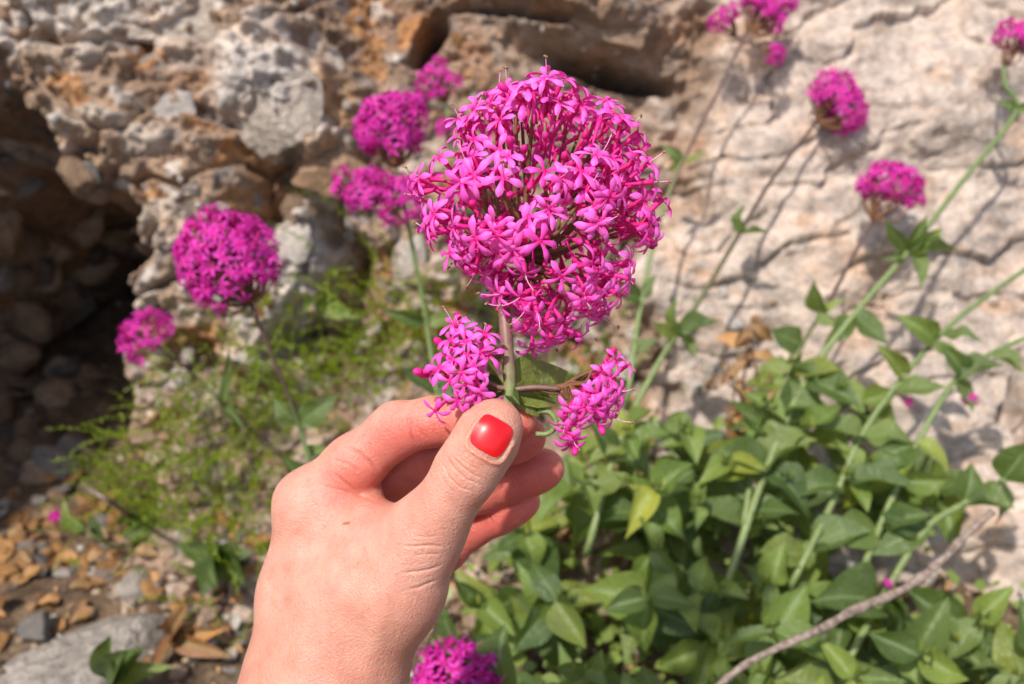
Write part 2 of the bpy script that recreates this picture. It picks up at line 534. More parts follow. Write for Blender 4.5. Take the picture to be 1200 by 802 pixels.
def rock_fields(U, Vv):
    X = U / D0 * FPX + 600          # photograph-sized units, only for laying the rock out
    Y = 401 - Vv / D0 * FPX
    wx = 60 * fbm(X / 190, Y / 190, 4, 5); wy = 60 * fbm(X / 190, Y / 190, 4, 11)
    Xw, Yw = X + wx, Y + wy
    right = sstep(775, 870, Xw + 0.6 * np.clip(Yw - 250, 0, 140) + 0.02 * (401 - Yw) + 40 * fbm(X / 60, Y / 60, 3, 77))
    left = 1 - right
    h = 0.030 * fbm(X / 260, Y / 260, 5, 1)
    # limestone on the right: beds dipping gently, broken by cracks
    s = (Y + 0.24 * X + 60 * fbm(X / 240, Y / 130, 4, 21)) / 62.0
    fr = s - np.floor(s)
    cellr = _h01(np.floor(s), np.floor(s) * 0 + np.floor((X + 90 * _h01(np.floor(s), np.floor(s) * 0, 7)) / 170), 3)
    bed = (0.011 * (cellr - 0.5) + 0.006 * sstep(0.0, 0.35, fr) - 0.016 * (1 - sstep(0.0, 0.10, fr)) * sstep(0.55, 0.8, cellr) * sstep(-0.1, 0.35, fbm(X / 120, Y / 120, 3, 25)))
    h_r = 0.028 + 0.8 * bed + 0.0060 * fbm(X / 190, Y / 60, 3, 31) + 0.06 * sstep(380, 760, Y) + 0.0012 * fbm(X / 18, Y / 11, 3, 35)
    # conglomerate on the left: lumps of several sizes
    f1, f2, c1 = worley(Xw / 95, Yw / 80, 41)
    g1, g2, c2 = worley((X + wx * 0.4) / 38, (Y + wy * 0.4) / 33, 43)
    k1, k2, c3 = worley((X + wx * 0.3) / 17, (Y + wy * 0.3) / 15, 47)
    lump = 0.055 * (c1 - 0.5) * sstep(0.02, 0.25, f2 - f1) - 0.022 * (1 - sstep(0.0, 0.14, f2 - f1))
    lump += 0.024 * (c2 - 0.5) * sstep(0.02, 0.3, g2 - g1) + 0.012 * np.sqrt(np.clip(1 - g1, 0, 1))
    lump += 0.010 * (c3 - 0.4) * sstep(0.03, 0.3, k2 - k1)
    lump += 0.012 * fbm(X / 30, Y / 26, 5, 61, 0.62) + 0.010 * (ridged(X / 70, Y / 50, 4, 65) - 0.6)
    smooth_c = blob(Xw, Yw, 640, 120, 190, 120, -10, 0.6)
    h_l = 0.58 * lump * (1 - 0.6 * smooth_c)
    h = h + right * h_r + left * h_l
    # the dark hollow and its overhang
    hol = blob(Xw + 25 * fbm(X / 45, Y / 45, 4, 201), Yw + 25 * fbm(X / 45, Y / 45, 4, 203), -12, 395, 128, 205, 8, 0.45)
    hol2 = blob(Xw, Yw, 60, 530, 120, 95, 20, 0.35)
    hh_ = np.maximum(hol, hol2 * 0.9)
    h -= 0.62 * hh_ * (1 + 0.35 * (c1 - 0.5) + 0.22 * (c2 - 0.5) + 0.10 * fbm(X / 30, Y / 30, 4, 205))
    h += 0.42 * sstep(0.53, 0.66, -U) * (1 - sstep(0.34, 0.46, Vv))     # unseen bulge left of the frame, added to shade the hollow
    h += 0.07 * blob(Xw, Yw, 120, 60, 330, 115, 4, 0.6)
    h += 0.05 * blob(Xw, Yw, 190, 300, 90, 120, 0, 0.6)
    h += 0.035 * blob(Xw, Yw, 330, 130, 75, 75, 0, 0.35)
    h += 0.030 * blob(Xw, Yw, 395, 200, 60, 40, -20, 0.35)
    h += 0.030 * blob(Xw, Yw, 345, 345, 48, 75, 10, 0.35)
    h -= 0.075 * blob(Xw, Yw, 400, 375, 34, 50, 20, 0.5)
    h -= 0.10 * blob(X + wx * .3, Y + wy * .3, 715, 84, 62, 9, 8, 0.7) * left
    h -= 0.10 * blob(X + wx * .3, Y + wy * .3, 508, 42, 13, 26, 35, 0.7)
    h -= 0.08 * blob(X + wx * .3, Y + wy * .3, 610, 30, 60, 8, 12, 0.7)
    h += 0.05 * blob(X + wx * .4, Y + wy * .4, 660, 20, 90, 34, 6, 0.5) * left
    h -= 0.05 * blob(X + wx * .5, Y + wy * .5, 1185, 495, 12, 60, 5, 0.6)
    # talus towards the foot
    h += 0.10 * sstep(420, 640, Yw) * left * (1 - np.maximum(hol, hol2)) * sstep(80, 260, X)
    h += 0.0035 * fbm(X / 11, Y / 10, 4, 71) * left
    # colour
    def C(*c): return np.array(c)
    col = np.ones(X.shape + (3,)) * C(0.25, 0.17, 0.118)
    def put(mask, c):
        nonlocal col
        col = col * (1 - mask[..., None]) + C(*c) * mask[..., None]
    put(sstep(0.45, 0.75, c1) * 0.8, (0.34, 0.25, 0.18))
    put(sstep(0.80, 0.86, c2) * 0.8, (0.44, 0.38, 0.32))
    put((1 - sstep(0.16, 0.2, c2)) * 0.8, (0.38, 0.20, 0.085))
    put(sstep(0.86, 0.9, c3) * 0.8, (0.55, 0.50, 0.45))
    put((1 - sstep(0.08, 0.1, c3)) * 0.8, (0.19, 0.17, 0.16))
    put(smooth_c * 0.8, (0.27, 0.195, 0.145))
    put(blob(Xw, Yw, 190, 22, 85, 42, -8, 0.35) * 0.9, (0.46, 0.42, 0.38))
    put(blob(Xw, Yw, 325, 130, 72, 80, 0, 0.3) * 0.9, (0.52, 0.48, 0.44))
    put(blob(Xw, Yw, 350, 330, 42, 85, 12, 0.3) * 0.9, (0.55, 0.50, 0.46))
    put(blob(Xw, Yw, 400, 110, 42, 40, 0, 0.35) * 0.85, (0.48, 0.31, 0.17))
    put(blob(Xw, Yw, 395, 205, 55, 36, -20, 0.35) * 0.85, (0.55, 0.39, 0.27))
    put(blob(Xw, Yw, 800, 270, 60, 40, 0, 0.5) * 0.5, (0.40, 0.26, 0.17))
    put(sstep(380, 520, Yw) * left * 0.6, (0.36, 0.27, 0.20))
    col = col * C(0.97, 0.93, 0.90)
    cr = np.ones(X.shape + (3,)) * C(0.475, 0.385, 0.32)
    v1 = sstep(0.1, 0.6, fbm(X / 120, Y / 45, 5, 81))[..., None]
    cr = cr * (1 - v1 * 0.55) + C(0.37, 0.31, 0.262) * v1 * 0.55
    v2 = sstep(0.35, 0.8, fbm(X / 50, Y / 22, 5, 83))[..., None]
    cr = cr * (1 - v2 * 0.6) + C(0.40, 0.26, 0.165) * v2 * 0.6
    v3 = sstep(0.45, 0.8, fbm(X / 34, Y / 18, 5, 87))[..., None]
    cr = cr * (1 - v3 * 0.6) + C(0.33, 0.30, 0.28) * v3 * 0.6
    col = col * left[..., None] + cr * right[..., None]
    return h, col

UA = axis(-0.60, 0.60, 0.0020, 3.0)
VA = axis(-0.36, 0.42, 0.0020, 2.2)
UU, VVg = np.meshgrid(UA, VA)
RH, RC = rock_fields(UU, VVg)
Q0 = CAM + D0 * FWD
def rock_world(U, Vv, H):
    return Q0 + U[..., None] * RIGHT + Vv[..., None] * UP - H[..., None] * FWD
def grid_quads(n, m):
    i = np.arange(n - 1)[:, None] * m + np.arange(m - 1)[None, :]
    return np.stack([i, i + 1, i + m + 1, i + m], -1).reshape(-1, 4)
RW = rock_world(UU, VVg, RH)
me = np_mesh('rock_face', RW.reshape(-1, 3), grid_quads(*UU.shape))
set_color(me, RC.reshape(-1, 3))
rock = mesh_obj('rock_face', me, None, M_ROCK)
tag(rock, 'pale limestone and brown pebbly rock face behind the flowers', kind='structure')

# ------------------------------------------------------------------ ground at the foot of the rock
GX = axis(-0.70, 0.70, 0.005, 6.0)
GY = axis(0.10, 1.15, 0.005, 6.0)
def ground_h(x, y):
    return 0.014 * fbm(x * 9, y * 9, 5, 101) + 0.006 * fbm(x * 45, y * 45, 4, 103) - 0.01
XX, YY = np.meshgrid(GX, GY)
gz = ground_h(XX, YY)
me = np_mesh('ground', np.stack([XX, YY, gz], -1).reshape(-1, 3), grid_quads(*XX.shape))
ground = mesh_obj('ground', me, None, M_SOIL)
tag(ground, 'brown stony soil at the foot of the rock', kind='structure')

def rock_h(u, v):
    i = np.clip(np.searchsorted(VA, v), 1, len(VA) - 1); j = np.clip(np.searchsorted(UA, u), 1, len(UA) - 1)
    return RH[i, j]
_DS = np.arange(0.50, 1.90, 0.002)
def surf(px, py):
    """where the line of sight meets rock or ground: world point, normal, depth"""
    tx, ty = (px - 600) / FPX, (401 - py) / FPX
    hit_r = _DS > D0 - rock_h(tx * _DS, ty * _DS)
    pts = CAM + _DS[:, None] * (FWD + tx * RIGHT + ty * UP)
    gi = np.clip(np.searchsorted(GY, pts[:, 1]), 0, len(GY) - 1); gj = np.clip(np.searchsorted(GX, pts[:, 0]), 0, len(GX) - 1)
    hit_g = pts[:, 2] < gz[gi, gj]
    k = int(np.argmax(hit_r | hit_g)) if (hit_r | hit_g).any() else len(_DS) - 1
    d = _DS[k]
    if hit_g[k]:
        return pts[k], np.array([0, 0, 1.0]), d
    u, v, e = tx * d, ty * d, 0.012
    n = -FWD * 2 * e - RIGHT * (rock_h(u + e, v) - rock_h(u - e, v)) - UP * (rock_h(u, v + e) - rock_h(u, v - e))
    return pts[k], n / np.linalg.norm(n), d
# ------------------------------------------------------------------ the hand: one continuous skin from a signed distance field
def HL(px, py, d):                   # hand space: right, up, away from the camera position
    return np.array([(px - 600) / FPX * d, (401 - py) / FPX * d, d])
VOX = 0.0008
LO = HL(262, 1010, 0.36) * 1.0
LO = np.array([-0.135, -0.215, 0.325]); HI = np.array([0.040, -0.008, 0.470])
NV = np.ceil((HI - LO) / VOX).astype(int)
gx = (LO[0] + VOX * np.arange(NV[0])).astype(np.float32)
gy = (LO[1] + VOX * np.arange(NV[1])).astype(np.float32)
gz_ = (LO[2] + VOX * np.arange(NV[2])).astype(np.float32)
BIG = 0.05
def smin(a, b, k):
    hh = np.clip(0.5 + 0.5 * (b - a) / k, 0, 1)
    return b * (1 - hh) + a * hh - k * hh * (1 - hh)
def cone(F, a, ra, b, rb, k, zs=1.0, kfun=None):
    """add a tapered capsule to field F with blending k, working only in its neighbourhood"""
    r = max(ra, rb) + 0.020
    lo = np.minimum(a, b) - r; hi = np.maximum(a, b) + r
    i0 = np.clip(((lo - LO) / VOX).astype(int), 0, NV); i1 = np.clip(((hi - LO) / VOX).astype(int) + 1, 0, NV)
    sl = tuple(slice(p, q) for p, q in zip(i0, i1))
    if any(p >= q for p, q in zip(i0, i1)): return
    x = gx[sl[0]][:, None, None]; y = gy[sl[1]][None, :, None]; z = gz_[sl[2]][None, None, :]
    ab = b - a
    L2 = float(ab @ ab)
    t = np.clip(((x - a[0]) * ab[0] + (y - a[1]) * ab[1] + (z - a[2]) * ab[2]) / L2, 0, 1)
    dx = x - (a[0] + t * ab[0]); dy = y - (a[1] + t * ab[1]); dz = (z - (a[2] + t * ab[2])) * zs
    dd = np.sqrt(dx * dx + dy * dy + dz * dz) - (ra + t * (rb - ra))
    if kfun is not None:
        k = kfun(x, y, z)
    F[sl] = smin(F[sl], dd.astype(np.float32), k)
def chain(F, pts, k, zs=1.0, kfun=None):
    for p, q in zip(pts[:-1], pts[1:]):
        cone(F, HL(*p[:3]), p[3], HL(*q[:3]), q[3], k, zs, kfun)
FLD = np.full(NV, BIG, dtype=np.float32)
# wrist, metacarpals, web
chain(FLD, [(361, 592, .392, .0122), (353, 700, .393, .0150), (350, 800, .388, .0195), (325, 900, .375, .023), (290, 1060, .35, .029)], .012)
chain(FLD, [(502, 622, .365, .0116), (464, 690, .371, .0158), (416, 790, .380, .0165), (385, 900, .372, .021), (370, 1060, .35, .028)], .014)
chain(FLD, [(430, 645, .380, .0125), (402, 700, .383, .017), (385, 790, .385, .021), (360, 900, .375, .026)], .014)
chain(FLD, [(395, 600, .389, .010), (428, 580, .390, .0072)], .008)
chain(FLD, [(372, 614, .389, .0095), (430, 622, .381, .0085), (490, 622, .370, .0090)], .010)
chain(FLD, [(378, 622, .410, .0122), (375, 800, .402, .021), (345, 900, .385, .026)], .012)
chain(FLD, [(405, 655, .427, .0115), (388, 800, .412, .020)], .012)
chain(FLD, [(440, 690, .440, .0105), (408, 800, .415, .018)], .012)
fingers = {
 'index': [(362, 589, .392, .0118), (415, 545, .389, .0112), (466, 503, .385, .0100), (508, 494, .382, .0088), (548, 494, .379, .0086), (585, 495, .3775, .0080), (607, 494, .3768, .0069)],
 'middle': [(378, 620, .410, .0115), (436, 576, .407, .0097), (492, 536, .404, .0098), (540, 526, .400, .0088), (582, 521, .396, .0085), (606, 515, .393, .0082), (618, 511, .391, .0074)],
 'ring': [(405, 655, .427, .0110), (462, 622, .424, .0095), (515, 592, .420, .0095), (560, 575, .416, .0088), (598, 562, .412, .0086), (626, 553, .409, .0086), (640, 549, .407, .0076)],
 'little': [(440, 692, .440, .0100), (486, 671, .436, .0088), (522, 644, .432, .0088), (555, 617, .428, .0079), (584, 603, .424, .0078), (603, 592, .421, .0076), (614, 587, .420, .0068)],
 'thumb': [(500, 625, .364, .0116), (524, 588, .358, .0102), (546, 553, .354, .0109), (563, 527, .3525, .0105), (574, 508, .3525, .0103), (581, 498, .3535, .0090)],
}
for nm, pts in fingers.items():
    F2 = np.full(NV, BIG, dtype=np.float32)
    chain(F2, pts, .005)
    base = HL(*pts[0][:3])
    if nm == 'thumb':
        k0, k1, r0, r1 = .011, .0012, .016, .034
    else:
        k0, k1, r0, r1 = .009, .0011, .014, .030
    rr = np.sqrt((gx[:, None, None] - base[0]) ** 2 + (gy[None, :, None] - base[1]) ** 2 + (gz_[None, None, :] - base[2]) ** 2)
    kk = (k0 + (k1 - k0) * sstep(r0, r1, rr)).astype(np.float32)
    sel = F2 < BIG * 0.9
    FLD[sel] = smin(FLD[sel], F2[sel], kk[sel])
    del F2, rr, kk, sel

def surface_nets(F, lo, h):
    n = F.shape
    s = F < 0
    c = np.zeros(tuple(k - 1 for k in n), dtype=np.int8)
    for a in (0, 1):
        for b in (0, 1):
            for d in (0, 1):
                c += s[a:n[0] - 1 + a, b:n[1] - 1 + b, d:n[2] - 1 + d]
    act = np.argwhere((c > 0) & (c < 8))
    idx = -np.ones(c.shape, dtype=np.int32)
    idx[act[:, 0], act[:, 1], act[:, 2]] = np.arange(len(act))
    acc = np.zeros((len(act), 3)); cnt = np.zeros(len(act))
    corners = [(a, b, d) for a in (0, 1) for b in (0, 1) for d in (0, 1)]
    for A in corners:
        for ax in range(3):
            if A[ax]: continue
            B = list(A); B[ax] = 1
            fa = F[act[:, 0] + A[0], act[:, 1] + A[1], act[:, 2] + A[2]]
            fb = F[act[:, 0] + B[0], act[:, 1] + B[1], act[:, 2] + B[2]]
            m = (fa < 0) != (fb < 0)
            t = np.where(m, fa / np.where(m, fa - fb, 1), 0)
            p = np.array(A, float)[None, :].repeat(len(act), 0)
            p[:, ax] += t
            acc[m] += p[m]; cnt[m] += 1
    vert = lo + h * (act + acc / cnt[:, None])
    quads = []
    for ax in range(3):
        o1, o2 = [(1, 2), (2, 0), (0, 1)][ax]
        sl0 = [slice(None)] * 3; sl1 = [slice(None)] * 3
        sl0[ax] = slice(0, -1); sl1[ax] = slice(1, None)
        a, b = s[tuple(sl0)], s[tuple(sl1)]
        for flip, mk in ((False, a & ~b), (True, ~a & b)):
            e = np.argwhere(mk)
            e = e[(e[:, o1] > 0) & (e[:, o2] > 0) & (e[:, o1] < n[o1] - 1) & (e[:, o2] < n[o2] - 1)]
            def at(d1, d2):
                q = e.copy(); q[:, o1] += d1; q[:, o2] += d2
                return idx[q[:, 0], q[:, 1], q[:, 2]]
            q = np.stack([at(-1, -1), at(0, -1), at(0, 0), at(-1, 0)], -1)
            quads.append(q[:, ::-1] if flip else q)
    return vert, np.concatenate(quads)
# close the wrist end just inside the grid
FLD[:, :2, :] = np.maximum(FLD[:, :2, :], 0.001); FLD[:2] = np.maximum(FLD[:2], 0.001); FLD[:, :, :2] = np.maximum(FLD[:, :, :2], .001)
hv, hq = surface_nets(FLD, LO, VOX)
del FLD
# relax
e0 = hq.ravel(); e1 = np.roll(hq, -1, axis=1).ravel()
deg = np.bincount(np.concatenate([e0, e1]), minlength=len(hv)).astype(float)
def relax(v, lam):
    s_ = np.zeros_like(v)
    for k in range(3):
        s_[:, k] = np.bincount(e0, v[e1, k], len(v)) + np.bincount(e1, v[e0, k], len(v))
    return v + lam * (s_ / deg[:, None] - v)
for _ in range(4):
    hv = relax(hv, 0.5)
def vnormals(v):
    a, b, c, d = (v[hq[:, k]] for k in range(4))
    fn = np.cross(c - a, d - b)
    nn = np.zeros_like(v)
    for k in range(4):
        for j in range(3):
            nn[:, j] += np.bincount(hq[:, k], fn[:, j], len(v))
    return nn / (np.linalg.norm(nn, axis=1)[:, None] + 1e-12)
hn = vnormals(hv)
if np.mean(hn[:, 2] * (hv[:, 2] - hv[:, 2].mean())) < 0:
    hq = hq[:, ::-1]; e0 = hq.ravel(); e1 = np.roll(hq, -1, axis=1).ravel(); hn = -hn
hpx = 600 + hv[:, 0] / hv[:, 2] * FPX; hpy = 401 - hv[:, 1] / hv[:, 2] * FPX
front = sstep(0.0, 0.35, -hn[:, 2])
def seg_dist(px, py, poly):
    d = np.full(len(px), 1e9)
    tt = np.zeros(len(px)); L = len(poly) - 1
    for i, ((x0, y0), (x1, y1)) in enumerate(zip(poly[:-1], poly[1:])):
        ux, uy = x1 - x0, y1 - y0
        t = np.clip(((px - x0) * ux + (py - y0) * uy) / (ux * ux + uy * uy), 0, 1)
        q = np.hypot(px - x0 - t * ux, py - y0 - t * uy)
        m = q < d
        d = np.where(m, q, d); tt = np.where(m, (i + t) / L, tt)
    return d, tt
def zc(poly, s, ox, oy): return [(ox + x / s, oy + y / s) for x, y in poly]
Z1 = lambda *p: zc(p, 5.01, 480, 440)
Z2 = lambda *p: zc(p, 5.01, 480, 560)
Z3 = lambda *p: zc(p, 3.645, 300, 460)
creases = [
 (Z1((215, 475), (262, 548), (340, 612), (440, 650)), 2.0, .00042, .0, .372), (Z1((240, 462), (300, 530), (380, 585), (445, 612)), 1.8, .00034, .0, .372),
 (Z1((185, 500), (235, 600), (300, 660), (390, 690)), 2.0, .00034, .0, .372), (Z1((275, 470), (340, 520), (430, 565)), 1.6, .00022, .0, .372),
 (Z1((160, 540), (210, 640), (290, 710)), 1.8, .00020, .0, .372),
 (Z2((-60, 395), (20, 402), (110, 398), (215, 405)), 2.4, .00045, 0, .40), (Z2((-50, 555), (40, 552), (120, 540), (190, 512)), 2.6, .00060, 0, .40),
 (Z2((-30, 655), (50, 645), (100, 625), (170, 600)), 2.4, .00055, 0, .40), (Z2((20, 455), (100, 450), (190, 445)), 2.0, .00028, 0, .40), (Z2((0, 330), (90, 350), (190, 340)), 2.0, .0002, 0, .40),
 (Z3((385, 228), (440, 258), (490, 300), (530, 345)), 3.0, .00080, 0, .40), (Z3((325, 340), (365, 375), (420, 415), (470, 448)), 3.0, .00060, 0, .40),
 (Z3((330, 285), (390, 305), (450, 345)), 3.0, .0004, 0, .40), (Z3((260, 395), (340, 412), (440, 440), (530, 468)), 3.0, .00040, 0, .40),
 (Z3((410, 490), (470, 480), (530, 465)), 2.6, .0002, 0, .40),
 (Z3((640, 85), (660, 140), (668, 190), (690, 225)), 3.0, .00055, 0, .40), (Z3((690, 140), (705, 175), (735, 200)), 2.4, .00035, 0, .40),
 ([(571, 601), (577, 612), (582, 625)], 2.2, .0004, .405, .46), ([(598, 553), (604, 563), (612, 574)], 2.0, .0002, .39, .46),
]
# finer skin where it is creased or marked
def refine(v, q, sel):
    qs = q[sel]
    keep = q[~sel]
    e = np.sort(np.stack([qs, np.roll(qs, -1, 1)], -1).reshape(-1, 2), 1)
    ue, inv = np.unique(e, axis=0, return_inverse=True)
    inv = inv.reshape(-1, 4)
    n0 = len(v)
    mid = 0.5 * (v[ue[:, 0]] + v[ue[:, 1]]); cen = v[qs].mean(1)
    m_ = n0 + inv; c_ = n0 + len(ue) + np.arange(len(qs))
    new = [np.stack([qs[:, k], m_[:, k], c_, m_[:, (k + 3) % 4]], -1) for k in range(4)]
    return np.concatenate([v, mid, cen]), np.concatenate([keep] + new)
for _ in range(2):
    dmin_ = np.full(len(hv), 99.0)
    for poly, *_r in creases + [([(402, 613.5), (409, 613.5)], 0), ([(556, 500), (560, 520), (580, 536), (596, 522)], 0), ([(566, 495), (596, 510)], 0)]:
        dmin_ = np.minimum(dmin_, seg_dist(hpx, hpy, poly)[0])
    near_ = (dmin_ < 11) & (hn[:, 2] < 0.1)
    hv, hq = refine(hv, hq, near_[hq].any(1))
    e0 = hq.ravel(); e1 = np.roll(hq, -1, axis=1).ravel()
    deg = np.bincount(np.concatenate([e0, e1]), minlength=len(hv)).astype(float)
    hs = relax(hv, 0.5)
    inner = np.zeros(len(hv), bool)
    hpx = 600 + hv[:, 0] / hv[:, 2] * FPX; hpy = 401 - hv[:, 1] / hv[:, 2] * FPX
    for poly, *_r in creases:
        inner |= seg_dist(hpx, hpy, poly)[0] < 8
    hv = np.where(inner[:, None], hs, hv)
    hn = vnormals(hv)
hpx = 600 + hv[:, 0] / hv[:, 2] * FPX; hpy = 401 - hv[:, 1] / hv[:, 2] * FPX
front = sstep(0.0, 0.35, -hn[:, 2])
disp = np.zeros(len(hv))
creases = [(p, w * 0.66, dep * 0.9, a, b) for p, w, dep, a, b in creases]
for poly, w, dep, dmin, dmax in creases:
    d, t = seg_dist(hpx, hpy, poly)
    fade = sstep(0, 0.25, t) * (1 - sstep(0.75, 1, t)) * 0.85 + 0.15
    msk = front * (hv[:, 2] < dmax) * (hv[:, 2] > dmin) * fade
    disp += msk * (-dep * np.exp(-(d / w) ** 2) + 0.10 * dep * np.exp(-((d - 2.4 * w) / (1.3 * w)) ** 2))
# tendons and veins on the back of the hand, very soft
for poly, w, dep in (([(350, 600), (345, 680), (352, 780)], 14, .0006), ([(480, 640), (450, 700), (430, 790)], 12, .0005), ([(420, 650), (390, 720), (395, 800)], 5, .00035)):
    d, t = seg_dist(hpx, hpy, poly)
    disp += front * (hv[:, 2] < .40) * dep * np.exp(-(d / w) ** 2)
hv = hv + hn * disp[:, None]
# the seat of the nail
nb_c = np.array([575.0, 512.0])
# skin colour: tan forearm, paler back, pinker pads and knuckles, shaded red painted on the fingers
hc = np.ones((len(hv), 3)) * np.array((0.58, 0.295, 0.222))
def hput(mask, c):
    global hc
    hc = hc * (1 - mask[:, None]) + np.array(c) * mask[:, None]
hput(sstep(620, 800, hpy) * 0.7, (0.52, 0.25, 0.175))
def near(px, py, d, r0, r1):
    return 1 - sstep(r0, r1, np.linalg.norm(hv - HL(px, py, d), axis=1))
palmar_shade = 0.22 + 0.78 * sstep(-0.35, 0.65, hn @ np.array([0.0, -0.88, -0.42]))      # pinker inner skin, plus the red of shaded fingers put into the colour
for nm in ('index', 'middle', 'ring', 'little'):
    for p in fingers[nm][1:]:
        hput(near(p[0], p[1], p[2], .009, .022) * 0.75 * palmar_shade, (0.60, 0.145, 0.115))
    p = fingers[nm][-1]
    hput(near(p[0], p[1], p[2], .007, .016) * 0.6, (0.64, 0.17, 0.13))
hput(near(581, 498, .3535, .007, .014) * 0.25, (0.66, 0.33, 0.21))
hput(near(440, 585, .385, .006, .026) * 0.55, (0.60, 0.17, 0.115))  # red of the shaded gap between thumb and index, painted into the skin
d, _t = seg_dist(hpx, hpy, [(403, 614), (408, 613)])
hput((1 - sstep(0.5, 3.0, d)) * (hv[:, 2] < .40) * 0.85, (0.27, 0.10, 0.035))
# nail bed: the skin folds up round the sides and root of the thumb nail
_na = np.array([0.50, 0.86]); _na /= np.linalg.norm(_na); _nb = np.array([0.86, -0.50]); _nb /= np.linalg.norm(_nb)
_q = np.stack([hpx - 575.5, -(hpy - 515.0)], -1) * 0.345 / FPX
_u = (_q @ _nb) / 0.0064; _v = (_q @ _na) / 0.0061
_r = (np.abs(_u) ** 4.2 + np.abs(_v) ** 4.2) ** (1 / 4.2)
_m = (hv[:, 2] < 0.36) * front * (1 - sstep(0.35, 0.75, _v))
hv = hv + hn * (_m * (0.00075 * np.exp(-((_r - 1.14) / 0.12) ** 2) - 0.0003 * np.exp(-((_r - 1.0) / 0.05) ** 2)))[:, None]
hput((_m * np.exp(-((_r - 1.1) / 0.12) ** 2)) * 0.4, (0.62, 0.24, 0.17))
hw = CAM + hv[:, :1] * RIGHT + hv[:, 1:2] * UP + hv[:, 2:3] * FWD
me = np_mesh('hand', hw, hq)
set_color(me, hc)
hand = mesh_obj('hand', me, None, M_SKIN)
tag(hand, 'left hand with red thumb nail pinching the stem of the pink flower', 'hand')
bvh = BVHTree.FromPolygons([Vector(v) for v in hw.tolist()], hq.tolist())

# thumb nail: a curved plate following the thumb, with rounded corners and a thickness
na = 0.50 * RIGHT + 0.86 * UP
na = na / np.linalg.norm(na)
nb = 0.86 * RIGHT - 0.50 * UP
nb = nb / np.linalg.norm(nb)
nc = P(575.5, 515.0, 0.33)
ns, nt_ = 15, 15
top, bot = [], []
for j in range(nt_):
    v = -1 + 2 * j / (nt_ - 1)
    for i in range(ns):
        u = -1 + 2 * i / (ns - 1)
        # square to superellipse
        e = 4.2
        r = (abs(u) ** e + abs(v) ** e) ** (1 / e)
        m_ = max(abs(u), abs(v))
        k = m_ / r if r > 1e-6 else 1
        uu, v2 = u * k, v * k
        p = nc + nb * uu * 0.0064 + na * v2 * 0.0061
        hit = bvh.ray_cast(V(p), V(FWD))
        q = np.array(hit[0]) if hit[0] is not None else p
        edge = 1 - sstep(0.72, 1.0, max(abs(u), abs(v)))
        top.append(q - FWD * (0.00002 + 0.00062 * (0.30 + 0.7 * edge) + (0.0004 if v > 0.6 else 0.0) * 0))
        bot.append(q + FWD * 0.0006)
T = np.array(top).reshape(nt_, ns, 3); B = np.array(bot).reshape(nt_, ns, 3)
for _ in range(3):
    T[1:-1, 1:-1] = 0.5 * T[1:-1, 1:-1] + 0.125 * (T[:-2, 1:-1] + T[2:, 1:-1] + T[1:-1, :-2] + T[1:-1, 2:])
mb = MB()
mb.grid(T); mb.grid(B[:, ::-1])
ring = [(0, i) for i in range(ns)] + [(j, ns - 1) for j in range(1, nt_)] + [(nt_ - 1, i) for i in range(ns - 2, -1, -1)] + [(j, 0) for j in range(nt_ - 2, 0, -1)]
G = np.array([[T[a] for a in ring + ring[:1]], [B[a] for a in ring + ring[:1]]])
mb.grid(G)
o = mesh_obj('fingernail', mb.mesh('fingernail', [M_NAIL]), hand)
tag(o, 'thumb nail painted glossy red')

# ------------------------------------------------------------------ stones
RNG = random.Random(7)
def stone_mesh(seed, flat=1.0, sub=3, cuts=11, dmin=0.55, dmax=0.9):
    r = random.Random(seed)
    bm = bmesh.new()
    bmesh.ops.create_icosphere(bm, subdivisions=sub, radius=1.0)
    planes = []
    for _ in range(cuts):
        n = Vector((r.gauss(0, 1), r.gauss(0, 1), r.gauss(0, 1))).normalized()
        planes.append((n, r.uniform(dmin, dmax)))
    for v in bm.verts:
        for n, d in planes:
            k = v.co.dot(n)
            if k > d:
                v.co -= n * (k - d) * 0.92
    c = np.array([v.co[:] for v in bm.verts])
    dn = 0.07 * fbm(c[:, 0] * 2 + seed, c[:, 1] * 2 + c[:, 2] * 1.7, 4, seed)
    for v, q in zip(bm.verts, dn):
        v.co *= 1 + q
        v.co.z *= flat
    bmesh.ops.recalc_face_normals(bm, faces=bm.faces)
    me = bpy.data.meshes.new('stone')
    bm.to_mesh(me); bm.free()
    me.shade_smooth()
    me.set_sharp_from_angle(angle=math.radians(24))
    return me
SM = {}
for cn, c in (('grey', (0.42, 0.39, 0.36)), ('cream', (0.56, 0.50, 0.44)), ('tan', (0.40, 0.28, 0.19)), ('orange', (0.46, 0.25, 0.10)), ('dark', (0.17, 0.145, 0.13))):
    m = stone_material('stone_' + cn, c)
    SM[cn] = []
    for k in range(5):
        me = stone_mesh(100 + k * 7 + hash(len(cn)) % 5, 1.0 if k < 3 else 0.75, 2 if k < 3 else 4)
        me.materials.append(m)
        SM[cn].append(me)
BLOCK = stone_mesh(911, 1.0, 4, 9)
BLOCK.materials.append(stone_material('stone_block', (0.50, 0.34, 0.215), 0.1))
SHARD = {}
for cn in SM:
    SHARD[cn] = []
    for k in range(6):
        me = stone_mesh(300 + 11 * k + len(cn), 0.5, 3, 15, 0.38, 0.72)
        me.materials.append(SM[cn][0].materials[0])
        SHARD[cn].append(me)
def basis(n, rng):
    n = V(n).normalized()
    q = n.to_track_quat('Z', 'Y').to_matrix()
    return q @ Matrix.Rotation(rng.uniform(0, 6.283), 3, 'Z')
